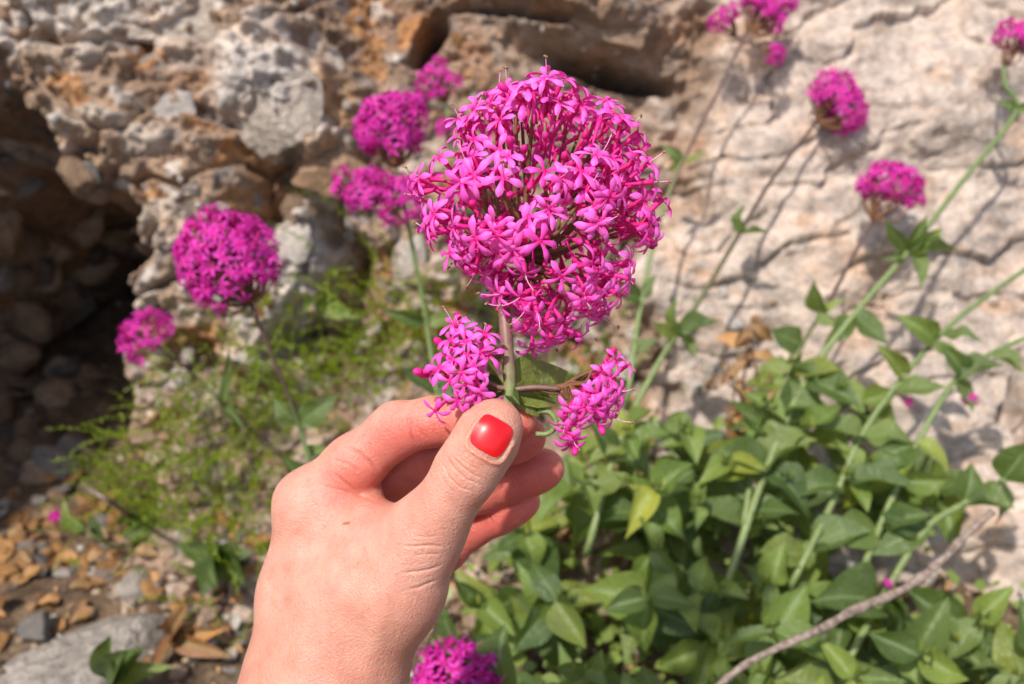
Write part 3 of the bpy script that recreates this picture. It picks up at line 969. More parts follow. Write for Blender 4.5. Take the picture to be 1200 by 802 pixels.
def put_stone(name, me, p, n, size, rng, parent=None, asp=(1, 1, 1), tilt=0.25):
    o = bpy.data.objects.new(name, me)
    R = basis(np.array(n) + np.array([rng.gauss(0, tilt) for _ in range(3)]), rng)
    S = Matrix.Diagonal(Vector((size * asp[0], size * asp[1], size * asp[2])))
    o.matrix_local = Matrix.Translation(V(p)) @ (R @ S).to_4x4()
    link(o)
    if parent: o.parent = parent
    return o
# stones set in the conglomerate (pieces of the rock face)
placed = []
tries = 0
while len(placed) < 165 and tries < 6000:
    tries += 1
    px, py = RNG.uniform(-30, 800), RNG.uniform(-30, 610)
    if px > 760 - 0.05 * py and not (780 < px < 920 and 370 < py < 470): continue
    if 450 < px < 750 and py < 230 and RNG.random() < 0.8: continue
    if px < 130 and 180 < py < 600 and RNG.random() < 0.6: continue
    s = min(RNG.lognormvariate(2.35, 0.55), 34)
    if any((px - a) ** 2 + (py - b) ** 2 < ((s + c) * 0.85) ** 2 for a, b, c in placed): continue
    p, n, d = surf(px, py)
    placed.append((px, py, s))
    cn = RNG.choices(['grey', 'cream', 'tan', 'orange', 'dark'], ([2, 1.6, 5, 1.4, 2] if px < 280 or py < 60 else [3, 3, 4, 1.2, 1.6]))[0]
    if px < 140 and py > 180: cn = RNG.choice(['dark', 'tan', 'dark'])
    size = s * d / FPX
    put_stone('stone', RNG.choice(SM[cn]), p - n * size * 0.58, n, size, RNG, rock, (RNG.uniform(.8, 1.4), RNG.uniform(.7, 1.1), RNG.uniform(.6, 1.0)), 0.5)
# the larger blocks of the conglomerate
for px, py, s, cn, asp in ((316, 140, 66, 'cream', (1.05, 1.1, .5)), (405, 112, 34, 'orange', (1.1, .8, .6)), (388, 205, 46, 'block', (1.25, .75, .6)), (345, 285, 26, 'cream', (.9, 1.2, .7)), (352, 360, 40, 'cream', (.7, 1.3, .6)),
                           (195, 26, 74, 'cream', (1.35, .55, .4)), (268, 195, 30, 'tan', (1.2, .7, .7)), (140, 215, 24, 'cream', (1.3, .7, .6)), (60, 110, 30, 'tan', (1.4, .8, .6)), (420, 255, 22, 'grey', (.9, .9, .7)), (472, 310, 30, 'cream', (.8, 1.2, .6)),
                           (245, 345, 26, 'grey', (1.2, .8, .7)), (95, 265, 36, 'tan', (1.1, .9, .7)), (590, 20, 46, 'dark', (1.4, .6, .6)), (720, 40, 40, 'tan', (1.5, .6, .5)), (205, 120, 26, 'grey', (1.3, .7, .6))):
    p, n, d = surf(px, py)
    size = s * d / FPX
    n2 = -FWD + 0.35 * n
    me = SM[cn if cn != 'block' else 'tan'][3 + (px % 2)]
    if cn == 'block': me = BLOCK
    o = bpy.data.objects.new('stone', me)
    z = V(n2).normalized(); x = (V(RIGHT) - z * V(RIGHT).dot(z)).normalized(); y = z.cross(x)
    R = Matrix((x, y, z)).transposed() @ Matrix.Rotation(RNG.uniform(-.35, .35), 3, 'Z')
    o.matrix_local = Matrix.Translation(V(p - n * size * (0.36 if s > 55 else 0.25))) @ (R @ Matrix.Diagonal(Vector((size * asp[0], size * asp[1], size * asp[2])))).to_4x4()
    link(o); o.parent = rock
# broken blocks lining the dark hollow
for k in range(52):
    px, py = RNG.uniform(-25, 125), RNG.uniform(195, 560)
    p, n, d = surf(px, py)
    if d > 1.8: continue
    size = RNG.uniform(9, 34) * d / FPX
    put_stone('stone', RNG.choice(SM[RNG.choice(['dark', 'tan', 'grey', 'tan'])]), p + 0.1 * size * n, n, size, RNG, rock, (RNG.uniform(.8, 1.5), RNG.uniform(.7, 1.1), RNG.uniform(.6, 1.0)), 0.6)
# white rubble under the limestone
for k in range(34):
    px, py = RNG.gauss(850, 38), RNG.gauss(405, 34)
    p, n, d = surf(px, py)
    size = RNG.uniform(4, 13) * d / FPX
    put_stone('stone', RNG.choice(SM[RNG.choice(['cream', 'cream', 'grey', 'tan'])]), p - n * size * 0.2, n, size, RNG, rock, tilt=0.6)

# the smallest pebbles of the conglomerate, too many to pick apart
npr = np.random.default_rng(15)
bmt = bmesh.new(); bmesh.ops.create_icosphere(bmt, subdivisions=1, radius=1.0)
tv = np.array([v.co[:] for v in bmt.verts]); tf = np.array([[v.index for v in f.verts] for f in bmt.faces]); bmt.free()
gv, gf, gc = [], [], []
for k in range(1000):
    px, py = npr.uniform(-40, 830), npr.uniform(-40, 600)
    if px > 800 - 0.05 * py: continue
    p, n, d = surf(px, py)
    s = min(npr.lognormal(1.05, 0.45), 8) * d / FPX
    vv = tv * (1 + npr.normal(0, 0.16, (len(tv), 1))) * s * npr.uniform(0.6, 1.5, 3)
    gf.append(tf + len(tv) * len(gv)); gv.append(vv + p - n * s * 0.5)
    c = np.array([(0.40, 0.24, 0.12), (0.30, 0.21, 0.15), (0.46, 0.41, 0.36), (0.20, 0.16, 0.14), (0.34, 0.27, 0.21)][npr.integers(5)])
    gc.append(np.tile(c, (len(tv), 1)))
me = np_mesh('pebbles', np.concatenate(gv), np.concatenate(gf), False)
set_color(me, np.concatenate(gc))
tag(mesh_obj('pebbles', me, rock, M_ROCK), kind='stuff')

# loose stones lying on the ground, bottom left
LAB = {'orange': ('flat orange-brown shard of rock lying', 'orange shards'),
       'tan': ('small tan stone lying', 'tan stones'),
       'cream': ('small pale cream stone lying', 'pale stones'),
       'grey': ('small grey stone lying', 'grey stones'),
       'dark': ('small dark brown stone lying', 'dark stones')}
def loose(px, py, s, cn, shard=False, label=None, asp=None, name='loose_stone', tilt=0.2, up=0.15):
    p, n, d = surf(px, py)
    size = s * d / FPX
    n = np.array([0, -0.1, 1.0])
    o = put_stone(name, RNG.choice((SHARD if shard else SM)[cn]), p + n * size * up, n, size, RNG, None, asp or (RNG.uniform(.8, 1.5), RNG.uniform(.7, 1.1), RNG.uniform(.7, 1.0)), tilt)
    if label: tag(o, label, 'stone')
    else:
        z = ' in front of the dark hollow' if px < 150 and py < 690 else ' around the large grey slab' if px < 340 and py > 600 else ' under the feathery weed left of the hand' if px < 560 else ' behind the held flower'
        tag(o, LAB[cn][0] + z, 'stone', LAB[cn][1] + z)
    return o
loose(128, 770, 118, 'grey', True, 'largest pale grey slab of rock lying flat on the gravel', (1.25, 0.95, 1.0), 'rock_slab', 0.06, 0.0)
loose(36, 742, 30, 'grey', True, 'upright blue-grey flat stone beside the large pale slab', (1.0, 1.25, 1.2), 'loose_stone', 0.3)
loose(205, 447, 24, 'cream', False, 'rounded white stone below the smallest pink flower head', (1.3, .8, .7))
loose(262, 660, 26, 'cream', False, 'pale stone resting above the large grey slab', (1.0, .9, .8))
loose(160, 690, 26, 'grey', False, 'blocky grey stone touching the back of the large slab', (1.2, .9, .8))
loose(46, 650, 20, 'grey', False, 'grey stone lying between orange shards', (1.2, .9, .8))
for k in range(240):
    px = RNG.uniform(-20, 330) if k % 3 else RNG.uniform(-20, 150); py = RNG.uniform(600, 815) if k % 3 else RNG.uniform(560, 720)
    if px < 200 and py > 690 and RNG.random() < 0.55: continue
    cn = RNG.choices(['orange', 'tan', 'cream', 'grey', 'dark'], [8, 3, 1.5, 2, 2] if px < 150 else [1, 3, 3, 2, 3])[0]
    sh = RNG.random() < 0.6 or cn == 'orange'
    loose(px, py, RNG.uniform(5, 13) * (1.6 if cn == 'orange' else 1), cn, sh, name='loose_stone', tilt=0.35)
for k in range(70):
    px = RNG.uniform(210, 900); py = RNG.uniform(430, 640)
    loose(px, py, RNG.uniform(4, 13), RNG.choice(['cream', 'tan', 'grey', 'cream']), False, tilt=0.4)
# fine gravel between them
mb = MB()
gv, gf = [], []
bmt = bmesh.new(); bmesh.ops.create_icosphere(bmt, subdivisions=1, radius=1.0)
tv = np.array([v.co[:] for v in bmt.verts]); tf = np.array([[v.index for v in f.verts] for f in bmt.faces]); bmt.free()
npr = np.random.default_rng(5)
gc = []
for k in range(1500):
    x, y = npr.uniform(-0.42, 0.42), npr.uniform(0.45, 0.92)
    z = float(ground_h(np.array(x), np.array(y)))
    s = npr.uniform(0.0012, 0.0045)
    vv = tv * (1 + npr.normal(0, 0.18, (len(tv), 1))) * s * npr.uniform(0.6, 1.4, 3)
    gf.append(tf + len(tv) * len(gv)); gv.append(vv + np.array([x, y, z + s * 0.2]))
    c = [(0.42, 0.25, 0.11), (0.36, 0.27, 0.18), (0.46, 0.42, 0.36), (0.16, 0.12, 0.09)][npr.integers(4)]
    gc.append(np.tile(c, (len(tv), 1)))
me = np_mesh('gravel', np.concatenate(gv), np.concatenate(gf), False)
set_color(me, np.concatenate(gc))
tag(mesh_obj('gravel', me, None, M_ROCK), 'fine brown and orange gravel scattered over the soil', 'gravel', kind='stuff')

# ------------------------------------------------------------------ leaves, stems, florets
def leaf_mesh(seed, width, acum, fold, droop, wave, mat, nl=11, nw=7):
    r = random.Random(seed)
    G = np.zeros((nl, nw, 3)); UVc = []
    ph = r.uniform(0, 6); twist = r.gauss(0, 0.45); side = r.gauss(0, 0.07)
    for i in range(nl):
        t = i / (nl - 1)
        w = width * (t ** 0.72 * (1 - t) ** (0.85 + acum)) / (0.395 ** 0.72 * 0.605 ** (0.85 + acum)) * 1.0 + 0.03 * (1 - t)
        if i == nl - 1: w = 0.002
        ta = twist * t
        for j in range(nw):
            s = -1 + 2 * j / (nw - 1)
            x = s * w * 0.5
            z = fold * abs(s) ** 1.2 * w - droop * t * t + wave * w * math.sin(ph + t * 9) * abs(s) ** 1.5 + 0.03 * math.sin(ph * 2 + t * 4)
            z0 = -droop * t * t + 0.03 * math.sin(ph * 2 + t * 4)
            zr = z - z0
            G[i, j] = (x * math.cos(ta) - zr * math.sin(ta) + side * t * t, t - 0.35 * abs(droop) * t * t, z0 + x * math.sin(ta) + zr * math.cos(ta))
            UVc.append((0.5 + 0.5 * s, t))
    mb = MB(); mb.grid(G)
    me = mb.mesh('leaf', [mat])
    uvl = me.uv_layers.new(name='UVMap')
    vi = np.zeros(len(me.loops), dtype=np.int32); me.loops.foreach_get('vertex_index', vi)
    uvl.data.foreach_set('uv', np.array(UVc, dtype=np.float32)[vi].ravel())
    return me
def leaf_set(mat, n, seed, w=(0.38, 0.52)):
    r = random.Random(seed)
    return [leaf_mesh(seed + k, r.uniform(*w), r.uniform(0.15, 0.55), r.uniform(0.05, 0.6), r.uniform(-0.15, 0.65), r.uniform(0.04, 0.22), mat) for k in range(n)]
LEAVES = leaf_set(M_LEAF, 16, 1000)
LEAVES_Y = leaf_set(M_LEAF_Y, 9, 2000)
LEAVES_N = leaf_set(M_LEAF, 5, 2500, (0.20, 0.30))
LEAVES_DRY = leaf_set(M_LEAF_DRY, 5, 3000, (0.28, 0.42))

def add_leaf(parent, base, tip, me, normal=None, wscale=1.0, name='leaf', rng=RNG):
    b, t = V(base), V(tip)
    y = t - b
    L = y.length
    y.normalize()
    n = V(normal) if normal is not None else Vector((rng.uniform(-.6, .4), rng.uniform(-0.9, -0.2), rng.uniform(0.3, 1.0)))
    z = n - y * n.dot(y)
    if z.length < 1e-3: z = y.orthogonal()
    z.normalize()
    x = y.cross(z)
    R = Matrix((x, y, z)).transposed()
    o = bpy.data.objects.new(name, me)
    M4 = Matrix.Translation(b) @ (R @ Matrix.Diagonal(Vector((L * wscale, L, L)))).to_4x4()
    if parent is not None:
        o.parent = parent
        M4 = Matrix.Translation(-parent.location) @ M4
    o.matrix_local = M4
    return link(o)

def stem_mesh(pts, r0, r1, c0, c1, loc, seg=8, n=7, nodes=()):
    path = catmull(pts, n)
    m = len(path)
    rad = [r0 + (r1 - r0) * i / (m - 1) for i in range(m)]
    for k in nodes:                                   # swellings where the leaves sit
        i = min(k * n, m - 1)
        rad[i] *= 1.35
    mb = MB()
    mb.tube([p - np.array(loc) for p in path], rad, seg)
    me = mb.mesh('stem', [M_STEM])
    C = []
    for i in range(m):
        t = i / (m - 1)
        t = float(sstep(0.35, 0.8, t))
        C += [np.array(c0) * (1 - t) + np.array(c1) * t] * seg
    C += [C[0], C[-1]]
    set_color(me, np.array(C))
    return me

def petal(ang, L, W, cup, seed, n=8, m=5):
    r = random.Random(seed)
    G = np.zeros((n, m, 3))
    ca, sa = math.cos(ang), math.sin(ang)
    tw = r.uniform(-.25, .25)
    for i in range(n):
        t = i / (n - 1)
        w = W * (0.34 + 0.66 * min(1, t * 1.45) ** 1.2) * math.sqrt(1 - 0.93 * (max(0, t - 0.62) / 0.38) ** 2)
        for j in range(m):
            s = -1 + 2 * j / (m - 1)
            x = 0.0007 + t * L * (1 - 0.04 * s * s * t)
            y = s * w * 0.5
            z = cup * L * (0.35 * math.sin(t * 2.2) - 0.75 * t * t) + 0.20 * w * (1 - s * s) + tw * y
            G[i, j] = (x * ca - y * sa, x * sa + y * ca, z)
    return G

def floret_mesh(seed, stamen=True, lod=0):
    """+z looks out of the head; the tube runs down to -z; the odd lobe points to +y"""
    r = random.Random(seed)
    mb = MB()
    angs = [90, 14, -46, -122, 168]
    for k, a in enumerate(angs):
        L = r.uniform(0.0058, 0.0074); W = r.uniform(0.0024, 0.0030)
        if lod == 0:
            mb.grid(petal(math.radians(a + r.uniform(-12, 12)), L, W, r.uniform(0.1, 0.75), seed * 9 + k), 0)
        else:
            mb.grid(petal(math.radians(a + r.uniform(-14, 14)), L, W * 1.15, r.uniform(0.2, 0.8), seed * 9 + k, 3, 3), 0)
    TL = r.uniform(0.011, 0.014)
    bend = np.array([r.uniform(-.002, .002), -0.002, 0])
    n = 6 if lod == 0 else 3
    path = [bend * ((1 - t) ** 2) + np.array([0, 0, -TL * (1 - t)]) for t in np.linspace(0, 1, n)]
    mb.tube(path, [0.0005 + 0.0007 * t ** 1.5 for t in np.linspace(0, 1, n)], 7 if lod == 0 else 4, 1)
    if lod == 0:
        # spur and stamen
        mb.tube([path[2], path[2] + np.array([0, -0.0022, -0.0015]), path[2] + np.array([0, -0.003, -0.0045])], [0.0005, 0.0004, 0.0002], 5, 1)
        if stamen:
            l = r.uniform(0.0045, 0.0085)
            e = np.array([r.uniform(-.0015, .0015), 0.0015 + r.uniform(0, .002), l])
            p = catmull([(0, 0, -0.001), e * 0.5 + np.array([0, -0.0004, 0]), e], 4)
            mb.tube(p, 0.00017, 5, 2)
            ax = np.array([r.uniform(-1, 1), r.uniform(-1, 1), 0.6]); ax /= np.linalg.norm(ax)
            if True:
                mb.tube([e - ax * 0.001, e - ax * .0006, e + ax * .0006, e + ax * 0.001], [0.0002, 0.0005, 0.0005, 0.0002], 6, 3)
    return mb
def bud_mesh(seed):
    r = random.Random(seed)
    mb = MB()
    L = r.uniform(0.0030, 0.0042); TL = r.uniform(0.008, 0.011)
    mb.tube([(0, 0, -TL), (0, 0, -TL * .4), (0, 0, 0)], [0.0004, 0.0006, 0.0009], 6, 1)
    ts = np.linspace(0, 1, 7)
    mb.tube([(0, 0.0002 * t, L * t - 0.0004) for t in ts], [0.0008 + 0.00060 * math.sin(math.pi * min(1, t * 0.9 + 0.1)) if t < 1 else 0.0004 for t in ts], 7, 0)
    return mb
FLORETS = [floret_mesh(k, k % 4 == 0).mesh('floret', [M_PETAL, M_TUBE, M_FILAMENT, M_ANTHER]) for k in range(12)]
BUDS = [bud_mesh(50 + k).mesh('bud', [M_TUBE, M_TUBE]) for k in range(5)]
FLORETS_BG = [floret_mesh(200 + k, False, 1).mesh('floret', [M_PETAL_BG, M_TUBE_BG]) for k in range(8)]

def place(name, me, parent, pos, direction, up, scale, rng, roll=0.5):
    z = V(direction).normalized()
    y = V(up) - z * V(up).dot(z)
    if y.length < 1e-3: y = z.orthogonal()
    y.normalize()
    y = Matrix.Rotation(rng.gauss(0, roll), 3, z) @ y
    x = y.cross(z)
    R = Matrix((x, y, z)).transposed() @ Matrix.Scale(scale, 3)
    o = bpy.data.objects.new(name, me)
    o.parent = parent
    o.matrix_local = Matrix.Translation(V(pos)) @ R.to_4x4()
    return link(o)

def branch_core(hub, ends, rng, r=0.0007, mat=None):
    """branching axis inside a flower head, coordinates relative to the thing"""
    mb = MB()
    for e in ends:
        e = np.asarray(e)
        mid = hub + (e - hub) * 0.5 + np.array([rng.gauss(0, 1) for _ in range(3)]) * 0.08 * np.linalg.norm(e - hub) + np.array([0, 0, -0.12]) * np.linalg.norm(e - hub)
        p = catmull([hub, mid, e], 3)
        mb.tube(p, [r * (1.5 - 0.8 * k / (len(p) - 1)) for k in range(len(p))], 5)
    return mb.mesh('flower_head', [mat or M_BRANCH])

def fib(n, rng, jit=0.35):
    out = []
    for i in range(n):
        z = 1 - 2 * (i + 0.5) / n
        a = i * 2.399963 + rng.gauss(0, jit * 0.25)
        z = max(-1, min(1, z + rng.gauss(0, jit * 1.2 / math.sqrt(n))))
        q = math.sqrt(1 - z * z)
        out.append(np.array([q * math.cos(a), q * math.sin(a), z]))
    return out

# ------------------------------------------------------------------ the flower in the hand
rng = random.Random(21)
D_ST = 0.3665
base = P(588, 500, D_ST + 0.0012)
flower = empty('pink_flower', base)
tag(flower, 'largest pink flower with a round head and two side clusters held in the hand', 'flower')
loc = np.array(flower.location)
NODE = P(597, 458, D_ST)
TOP = P(590, 352, 0.372)
sp = [P(584, 520, D_ST + .0020), P(589, 497, D_ST + .0012), NODE, P(594, 405, .368), TOP]
mesh_obj('stem', stem_mesh(sp, 0.0023, 0.0024, S_GREEN * 1.5, S_BROWN * 2.6, loc, 12, 8), flower)
HC = P(632, 242, 0.372)
ang_r = [(0, 147), (45, 151), (90, 167), (120, 158), (148, 136), (168, 160), (184, 168), (204, 140), (232, 118), (250, 146), (272, 176), (290, 168), (315, 147), (360, 147)]
hub = P(612, 300, 0.376) - loc
mpx = 0.372 / FPX
pts_, ends = [], []
gaps = [((668, 178), 24), ((645, 296), 15), ((705, 160), 16)]
dirs = []
for c_ in fib(50, rng, 0.40):                              # the head is made of many small cymes
    kr = rng.uniform(0.94, 1.09)
    for q in range(6):
        d_ = c_ + np.array([rng.gauss(0, 1) for _ in range(3)]) * 0.17
        dirs.append((d_ / np.linalg.norm(d_), c_, kr))
for dr, cdir, kr in dirs:
    a = math.degrees(math.atan2(dr @ UP, dr @ RIGHT)) % 360
    Rr = np.interp(a, [q[0] for q in ang_r], [q[1] for q in ang_r])
    inpl = math.hypot(dr @ UP, dr @ RIGHT)
    R_ = (Rr * inpl ** 2 + 132 * (1 - inpl ** 2)) * mpx
    fz = kr * (1.0 - 0.09 * abs(rng.gauss(0, 1)) + 0.05 * rng.random())
    pos = HC + dr * (R_ - 0.0055) * fz
    d = (pos - CAM) @ FWD
    sx, sy = 600 + (pos - CAM) @ RIGHT / d * FPX, 401 - (pos - CAM) @ UP / d * FPX
    bud = rng.random() < 0.09
    skip = False
    for (gx_, gy_), gr in gaps:
        if math.hypot(sx - gx_, sy - gy_) < gr and (dr @ FWD) < 0.2:
            bud = True; pos = HC + dr * (R_ - 0.012) * rng.uniform(0.62, 0.8)
            if rng.random() < 0.35: skip = True
    if skip or (math.hypot(sx - 588, sy - 385) < 22): continue
    dd = dr + 1.6 * (dr - cdir) + 0.30 * np.array([rng.gauss(0, 1) for _ in range(3)]) + 0.10 * UP
    dd /= np.linalg.norm(dd)
    pts_.append((pos, dd, bud))
for e in range(0, len(pts_), 6):
    pos, dd, _b2 = pts_[e]
    ends.append(pos - dd * 0.013 - loc)
head = mesh_obj('flower_head', branch_core(TOP - loc, [hub], rng, 0.0014), flower)
head.data = branch_core(hub, ends + [TOP - loc], rng, 0.0009)
nfl = 0
for pos, dd, bud in pts_:
    if bud:
        place('bud', rng.choice(BUDS), head, pos - loc, dd, UP, rng.uniform(0.85, 1.1), rng, 1.0)
    else:
        nfl += 1
        place('floret', rng.choice(FLORETS), head, pos - loc, dd, UP + RIGHT * rng.gauss(0, .5), rng.uniform(0.88, 1.08), rng, 0.45)
# inner, later buds filling the inside
for dr in fib(90, rng):
    pos = HC + dr * rng.uniform(0.024, 0.034)
    place('bud', rng.choice(BUDS), head, pos - loc, dr + 0.2 * np.array([rng.gauss(0, 1) for _ in range(3)]), UP, rng.uniform(0.7, 1.0), rng, 1.0)
# left side cluster
def cluster(name, joint, pedun, spots, hubp, mat=None, nb=6):
    hd = mesh_obj('flower_head', branch_core(hubp - loc, [p - f * 0.012 - loc for p, f, b in spots[::2]] + [q - loc for q in pedun], rng, 0.0007, mat), flower)
    mesh_obj('stalk', stem_mesh(pedun, 0.0012, 0.0009, S_BROWN * 2.2, S_BROWN * 2.0, loc, 7, 5), flower)
    for p, f, b in spots:
        if b: place('bud', rng.choice(BUDS), hd, p - loc, f, UP, rng.uniform(.85, 1.1), rng, .8)
        else: place('floret', rng.choice(FLORETS), hd, p - loc, f, UP, rng.uniform(.74, .92), rng, .5)
    return hd
def spots_from(lst, hubpx, d0):
    out = []
    for (x, y, dz, b) in lst:
        p = P(x, y, d0 + dz)
        f = p - P(hubpx[0], hubpx[1], d0 + 0.012)
        f = f / np.linalg.norm(f) + 0.15 * np.array([rng.gauss(0, 1) for _ in range(3)])
        out.append((p, f, b))
    return out
L_ = [(531, 379, 0, 0), (541, 387, -.002, 0), (527, 398, -.004, 0), (569, 391, .002, 0), (545, 400, -.006, 0), (517, 403, 0, 1), (508, 434, 0, 0), (493, 436, .002, 1), (515, 431, -.006, 0),
      (530, 421, -.008, 0), (548, 416, -.008, 0), (562, 412, -.004, 0), (572, 416, 0, 0), (556, 430, -.01, 0), (540, 437, -.011, 0), (527, 447, -.008, 0), (545, 451, -.010, 0), (558, 446, -.006, 0),
      (552, 466, -.006, 0), (560, 474, -.003, 0), (570, 470, 0, 0), (548, 474, -.002, 0), (510, 482, -.004, 0), (536, 470, -.004, 0), (537, 375, .006, 1), (565, 402, .006, 0), (520, 415, .004, 0), (500, 440, .006, 1), (561, 460, -.008, 0), (533, 409, -.002, 0)]
cluster('left', NODE, [NODE, P(580, 452, .366), P(562, 444, .364)], spots_from(L_, (560, 436), 0.358), P(558, 440, .364))
R_l = [(722, 423, 0, 0), (735, 428, .002, 0), (715, 416, .002, 1), (706, 438, 0, 0), (716, 444, -.003, 0), (712, 456, -.004, 0), (726, 459, 0, 0), (722, 472, 0, 0), (700, 462, -.006, 0), (690, 464, -.006, 0),
       (706, 472, -.004, 0), (697, 480, -.006, 0), (686, 477, -.008, 0), (676, 483, -.006, 0), (668, 478, -.003, 0), (672, 497, -.006, 0), (664, 507, -.004, 0), (680, 490, -.004, 0), (712, 482, 0, 0), (718, 490, .002, 0),
       (704, 502, 0, 1), (671, 516, -.002, 0), (674, 526, 0, 1), (668, 522, 0, 0), (700, 492, 0, 0), (662, 495, 0, 0)]
cluster('right', NODE, [NODE, P(625, 454, .366), P(657, 456, .366)], spots_from(R_l, (672, 450), 0.364), P(668, 450, .367))
mb = MB()
for pl in (((655, 456), (668, 447), (682, 440), (700, 432), (712, 430)), ((657, 457), (664, 466), (672, 470), (684, 466)), ((668, 447), (680, 450), (692, 456), (700, 455)), ((662, 452), (664, 462), (668, 474), (672, 482))):
    mb.tube(catmull([P(x, y, .3665 + .001 * k) - loc for k, (x, y) in enumerate(pl)], 4), 0.0009, 6, 0, 0.25, rng)
mesh_obj('branch', mb.mesh('branch', [M_BRANCH]), flower)
# leaves at the node
add_leaf(flower, NODE, P(678, 432, .392), LEAVES[0], (-0.2, -0.8, 0.6), 1.15)
add_leaf(flower, NODE, P(664, 470, .380), LEAVES[3], (0.1, -0.9, 0.5), 1.2)
add_leaf(flower, NODE, P(556, 462, .386), LEAVES[2], (0, -0.8, 0.6), 1.1)
add_leaf(flower, NODE, P(608, 476, .362), LEAVES[5], (0, -1, 0.3), 1.2)
add_leaf(flower, NODE, P(540, 428, .40), LEAVES_Y[1], (0, -1, 0.5), 0.7)
mb = MB(); mb.tube(catmull([P(630, 482, .372) - loc, P(645, 484, .372) - loc, P(652, 497, .372) - loc, P(643, 508, .373) - loc, P(628, 509, .374) - loc], 5), 0.0011, 6)
me_ = mb.mesh('tendril', [M_STEM]); set_color(me_, np.tile(S_PALE, (len(me_.vertices), 1))); mesh_obj('tendril', me_, flower)

# ------------------------------------------------------------------ flowers growing on the rock
def bg_head(root, px, py, d, rpx, n, seed, squash=(1, 1), face=None, core=None, joint=None, gap=0.1):
    rng = random.Random(seed)
    loc = np.array(root.location)
    c = P(px, py, d)
    R0 = 1.08 * rpx * d / FPX
    spots = []
    ph = [rng.uniform(0, 6.28) for _ in range(4)]; irr = 0.07 if rpx > 42 else 0.20
    axis_ = c - joint if joint is not None else UP
    axis_ = axis_ / np.linalg.norm(axis_)
    for dr in fib(n, rng, 0.6):
        if joint is not None and dr @ axis_ < (-0.72 if rpx > 42 else -0.42): continue
        if rng.random() < gap: continue
        k = 1.03 - 0.13 * abs(rng.gauss(0, 1)) + irr * (math.sin(3 * dr[0] + ph[0]) * math.sin(2.6 * dr[2] + ph[1]) + 0.6 * math.sin(5 * dr[0] + ph[2]) * math.sin(5 * dr[2] + ph[3]))
        off = dr @ RIGHT * squash[0] * RIGHT + dr @ UP * squash[1] * UP + dr @ FWD * 0.9 * FWD
        p = c + off * (R0 - 0.003) * k
        spots.append((p, dr + 0.42 * np.array([rng.gauss(0, 1) for _ in range(3)])))
    j = (joint if joint is not None else c) - loc
    hd = mesh_obj('flower_head', branch_core(j, [p - f / np.linalg.norm(f) * 0.006 - loc for p, f in spots[::5]], rng, 0.0008), root)
    sc_ = max(0.55, min(0.92, R0 / 0.034))
    for p, f in spots:
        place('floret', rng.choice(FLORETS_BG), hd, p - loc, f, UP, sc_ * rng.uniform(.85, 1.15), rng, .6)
    return hd
def world_pts(l):
    return [P(*q) for q in l]
def flower_stem(label, path, heads, leaves, r=(0.0022, 0.0014), cols=(S_GREEN, S_BROWN), seed=1, name='valerian_stem', group=None, foot=True, cat='flower'):
    """path: (px, py, depth) from foot to top"""
    rngf = random.Random(seed)
    pts = world_pts(path)
    if foot:                                           # root it in the rock or soil
        p, n, d = surf(path[0][0], path[0][1])
        pts = [p + 0.006 * FWD] + pts
    root = empty(name, pts[0])
    tag(root, label, cat, group)
    lc = np.array(root.location)
    mesh_obj('stem', stem_mesh(pts, r[0], r[1], cols[0], cols[1], lc, 8, 7), root)
    for h in heads:
        j = P(*h['joint']) if 'joint' in h else pts[-1]
        if 'via' in h:
            mesh_obj('stalk', stem_mesh([P(*h['via']), 0.5 * (P(*h['via']) + j) + 0.002 * UP, j], r[1] * .8, r[1] * .7, cols[1], cols[1], lc, 6, 4), root)
        bg_head(root, h['c'][0], h['c'][1], h['c'][2], h['r'], h['n'], rngf.randint(0, 9999), h.get('sq', (1, 1)), joint=j)
    for lf in leaves:
        kind = {'y': LEAVES_Y, 'n': LEAVES_N, 'd': LEAVES_DRY}.get(lf[4] if len(lf) > 4 else '', LEAVES)
        b, t = P(*lf[0]), P(*lf[1])
        add_leaf(root, b, t, rngf.choice(kind), lf[2] if len(lf) > 2 else None, lf[3] if len(lf) > 3 else 1.0, rng=rngf)
    return root
CAMN = (-0.1, -0.8, 0.6)
UPN = (-0.1, -0.35, 0.95)
DN = (0.5, -0.5, 0.5)
flower_stem('round magenta flower on a brown stem left of the hand, above a leaf pair',
    [(372, 575, .74), (350, 497, .715), (328, 440, .70), (294, 356, .69)],
    [dict(c=(268, 307, .685), r=62, n=290)],
    [((349, 497, .715), (318, 470, .70), CAMN, 1.3), ((349, 497, .715), (390, 470, .70), (0.4, -.6, .5), 1.1), ((372, 575, .74), (322, 545, .72), CAMN, 1.2), ((360, 540, .73), (382, 520, .72), UPN, 1.0, 'y'),
     ((374, 590, .74), (318, 680, .72), CAMN, 0.7), ((372, 575, .74), (352, 640, .72), UPN, .8)], seed=3)
flower_stem('small magenta flower head leaning left over a white stone',
    [(262, 475, .83), (228, 440, .81), (186, 407, .79)], [dict(c=(172, 394, .785), r=33, n=120)],
    [((262, 475, .83), (272, 405, .80), CAMN, .5, 'n'), ((262, 475, .83), (290, 500, .81), UPN, .6)], (0.0014, 0.001), seed=4)
flower_stem('tiny reddish flower bud at the edge of the dark hollow',
    [(128, 640, .86), (100, 622, .84), (70, 612, .835)], [dict(c=(65, 607, .835), r=10, n=26)],
    [((100, 622, .84), (62, 585, .83), CAMN, .7, 'y'), ((120, 632, .85), (100, 600, .84), CAMN, .6)], (0.0011, 0.0009), (S_GREEN, S_GREEN), seed=5)
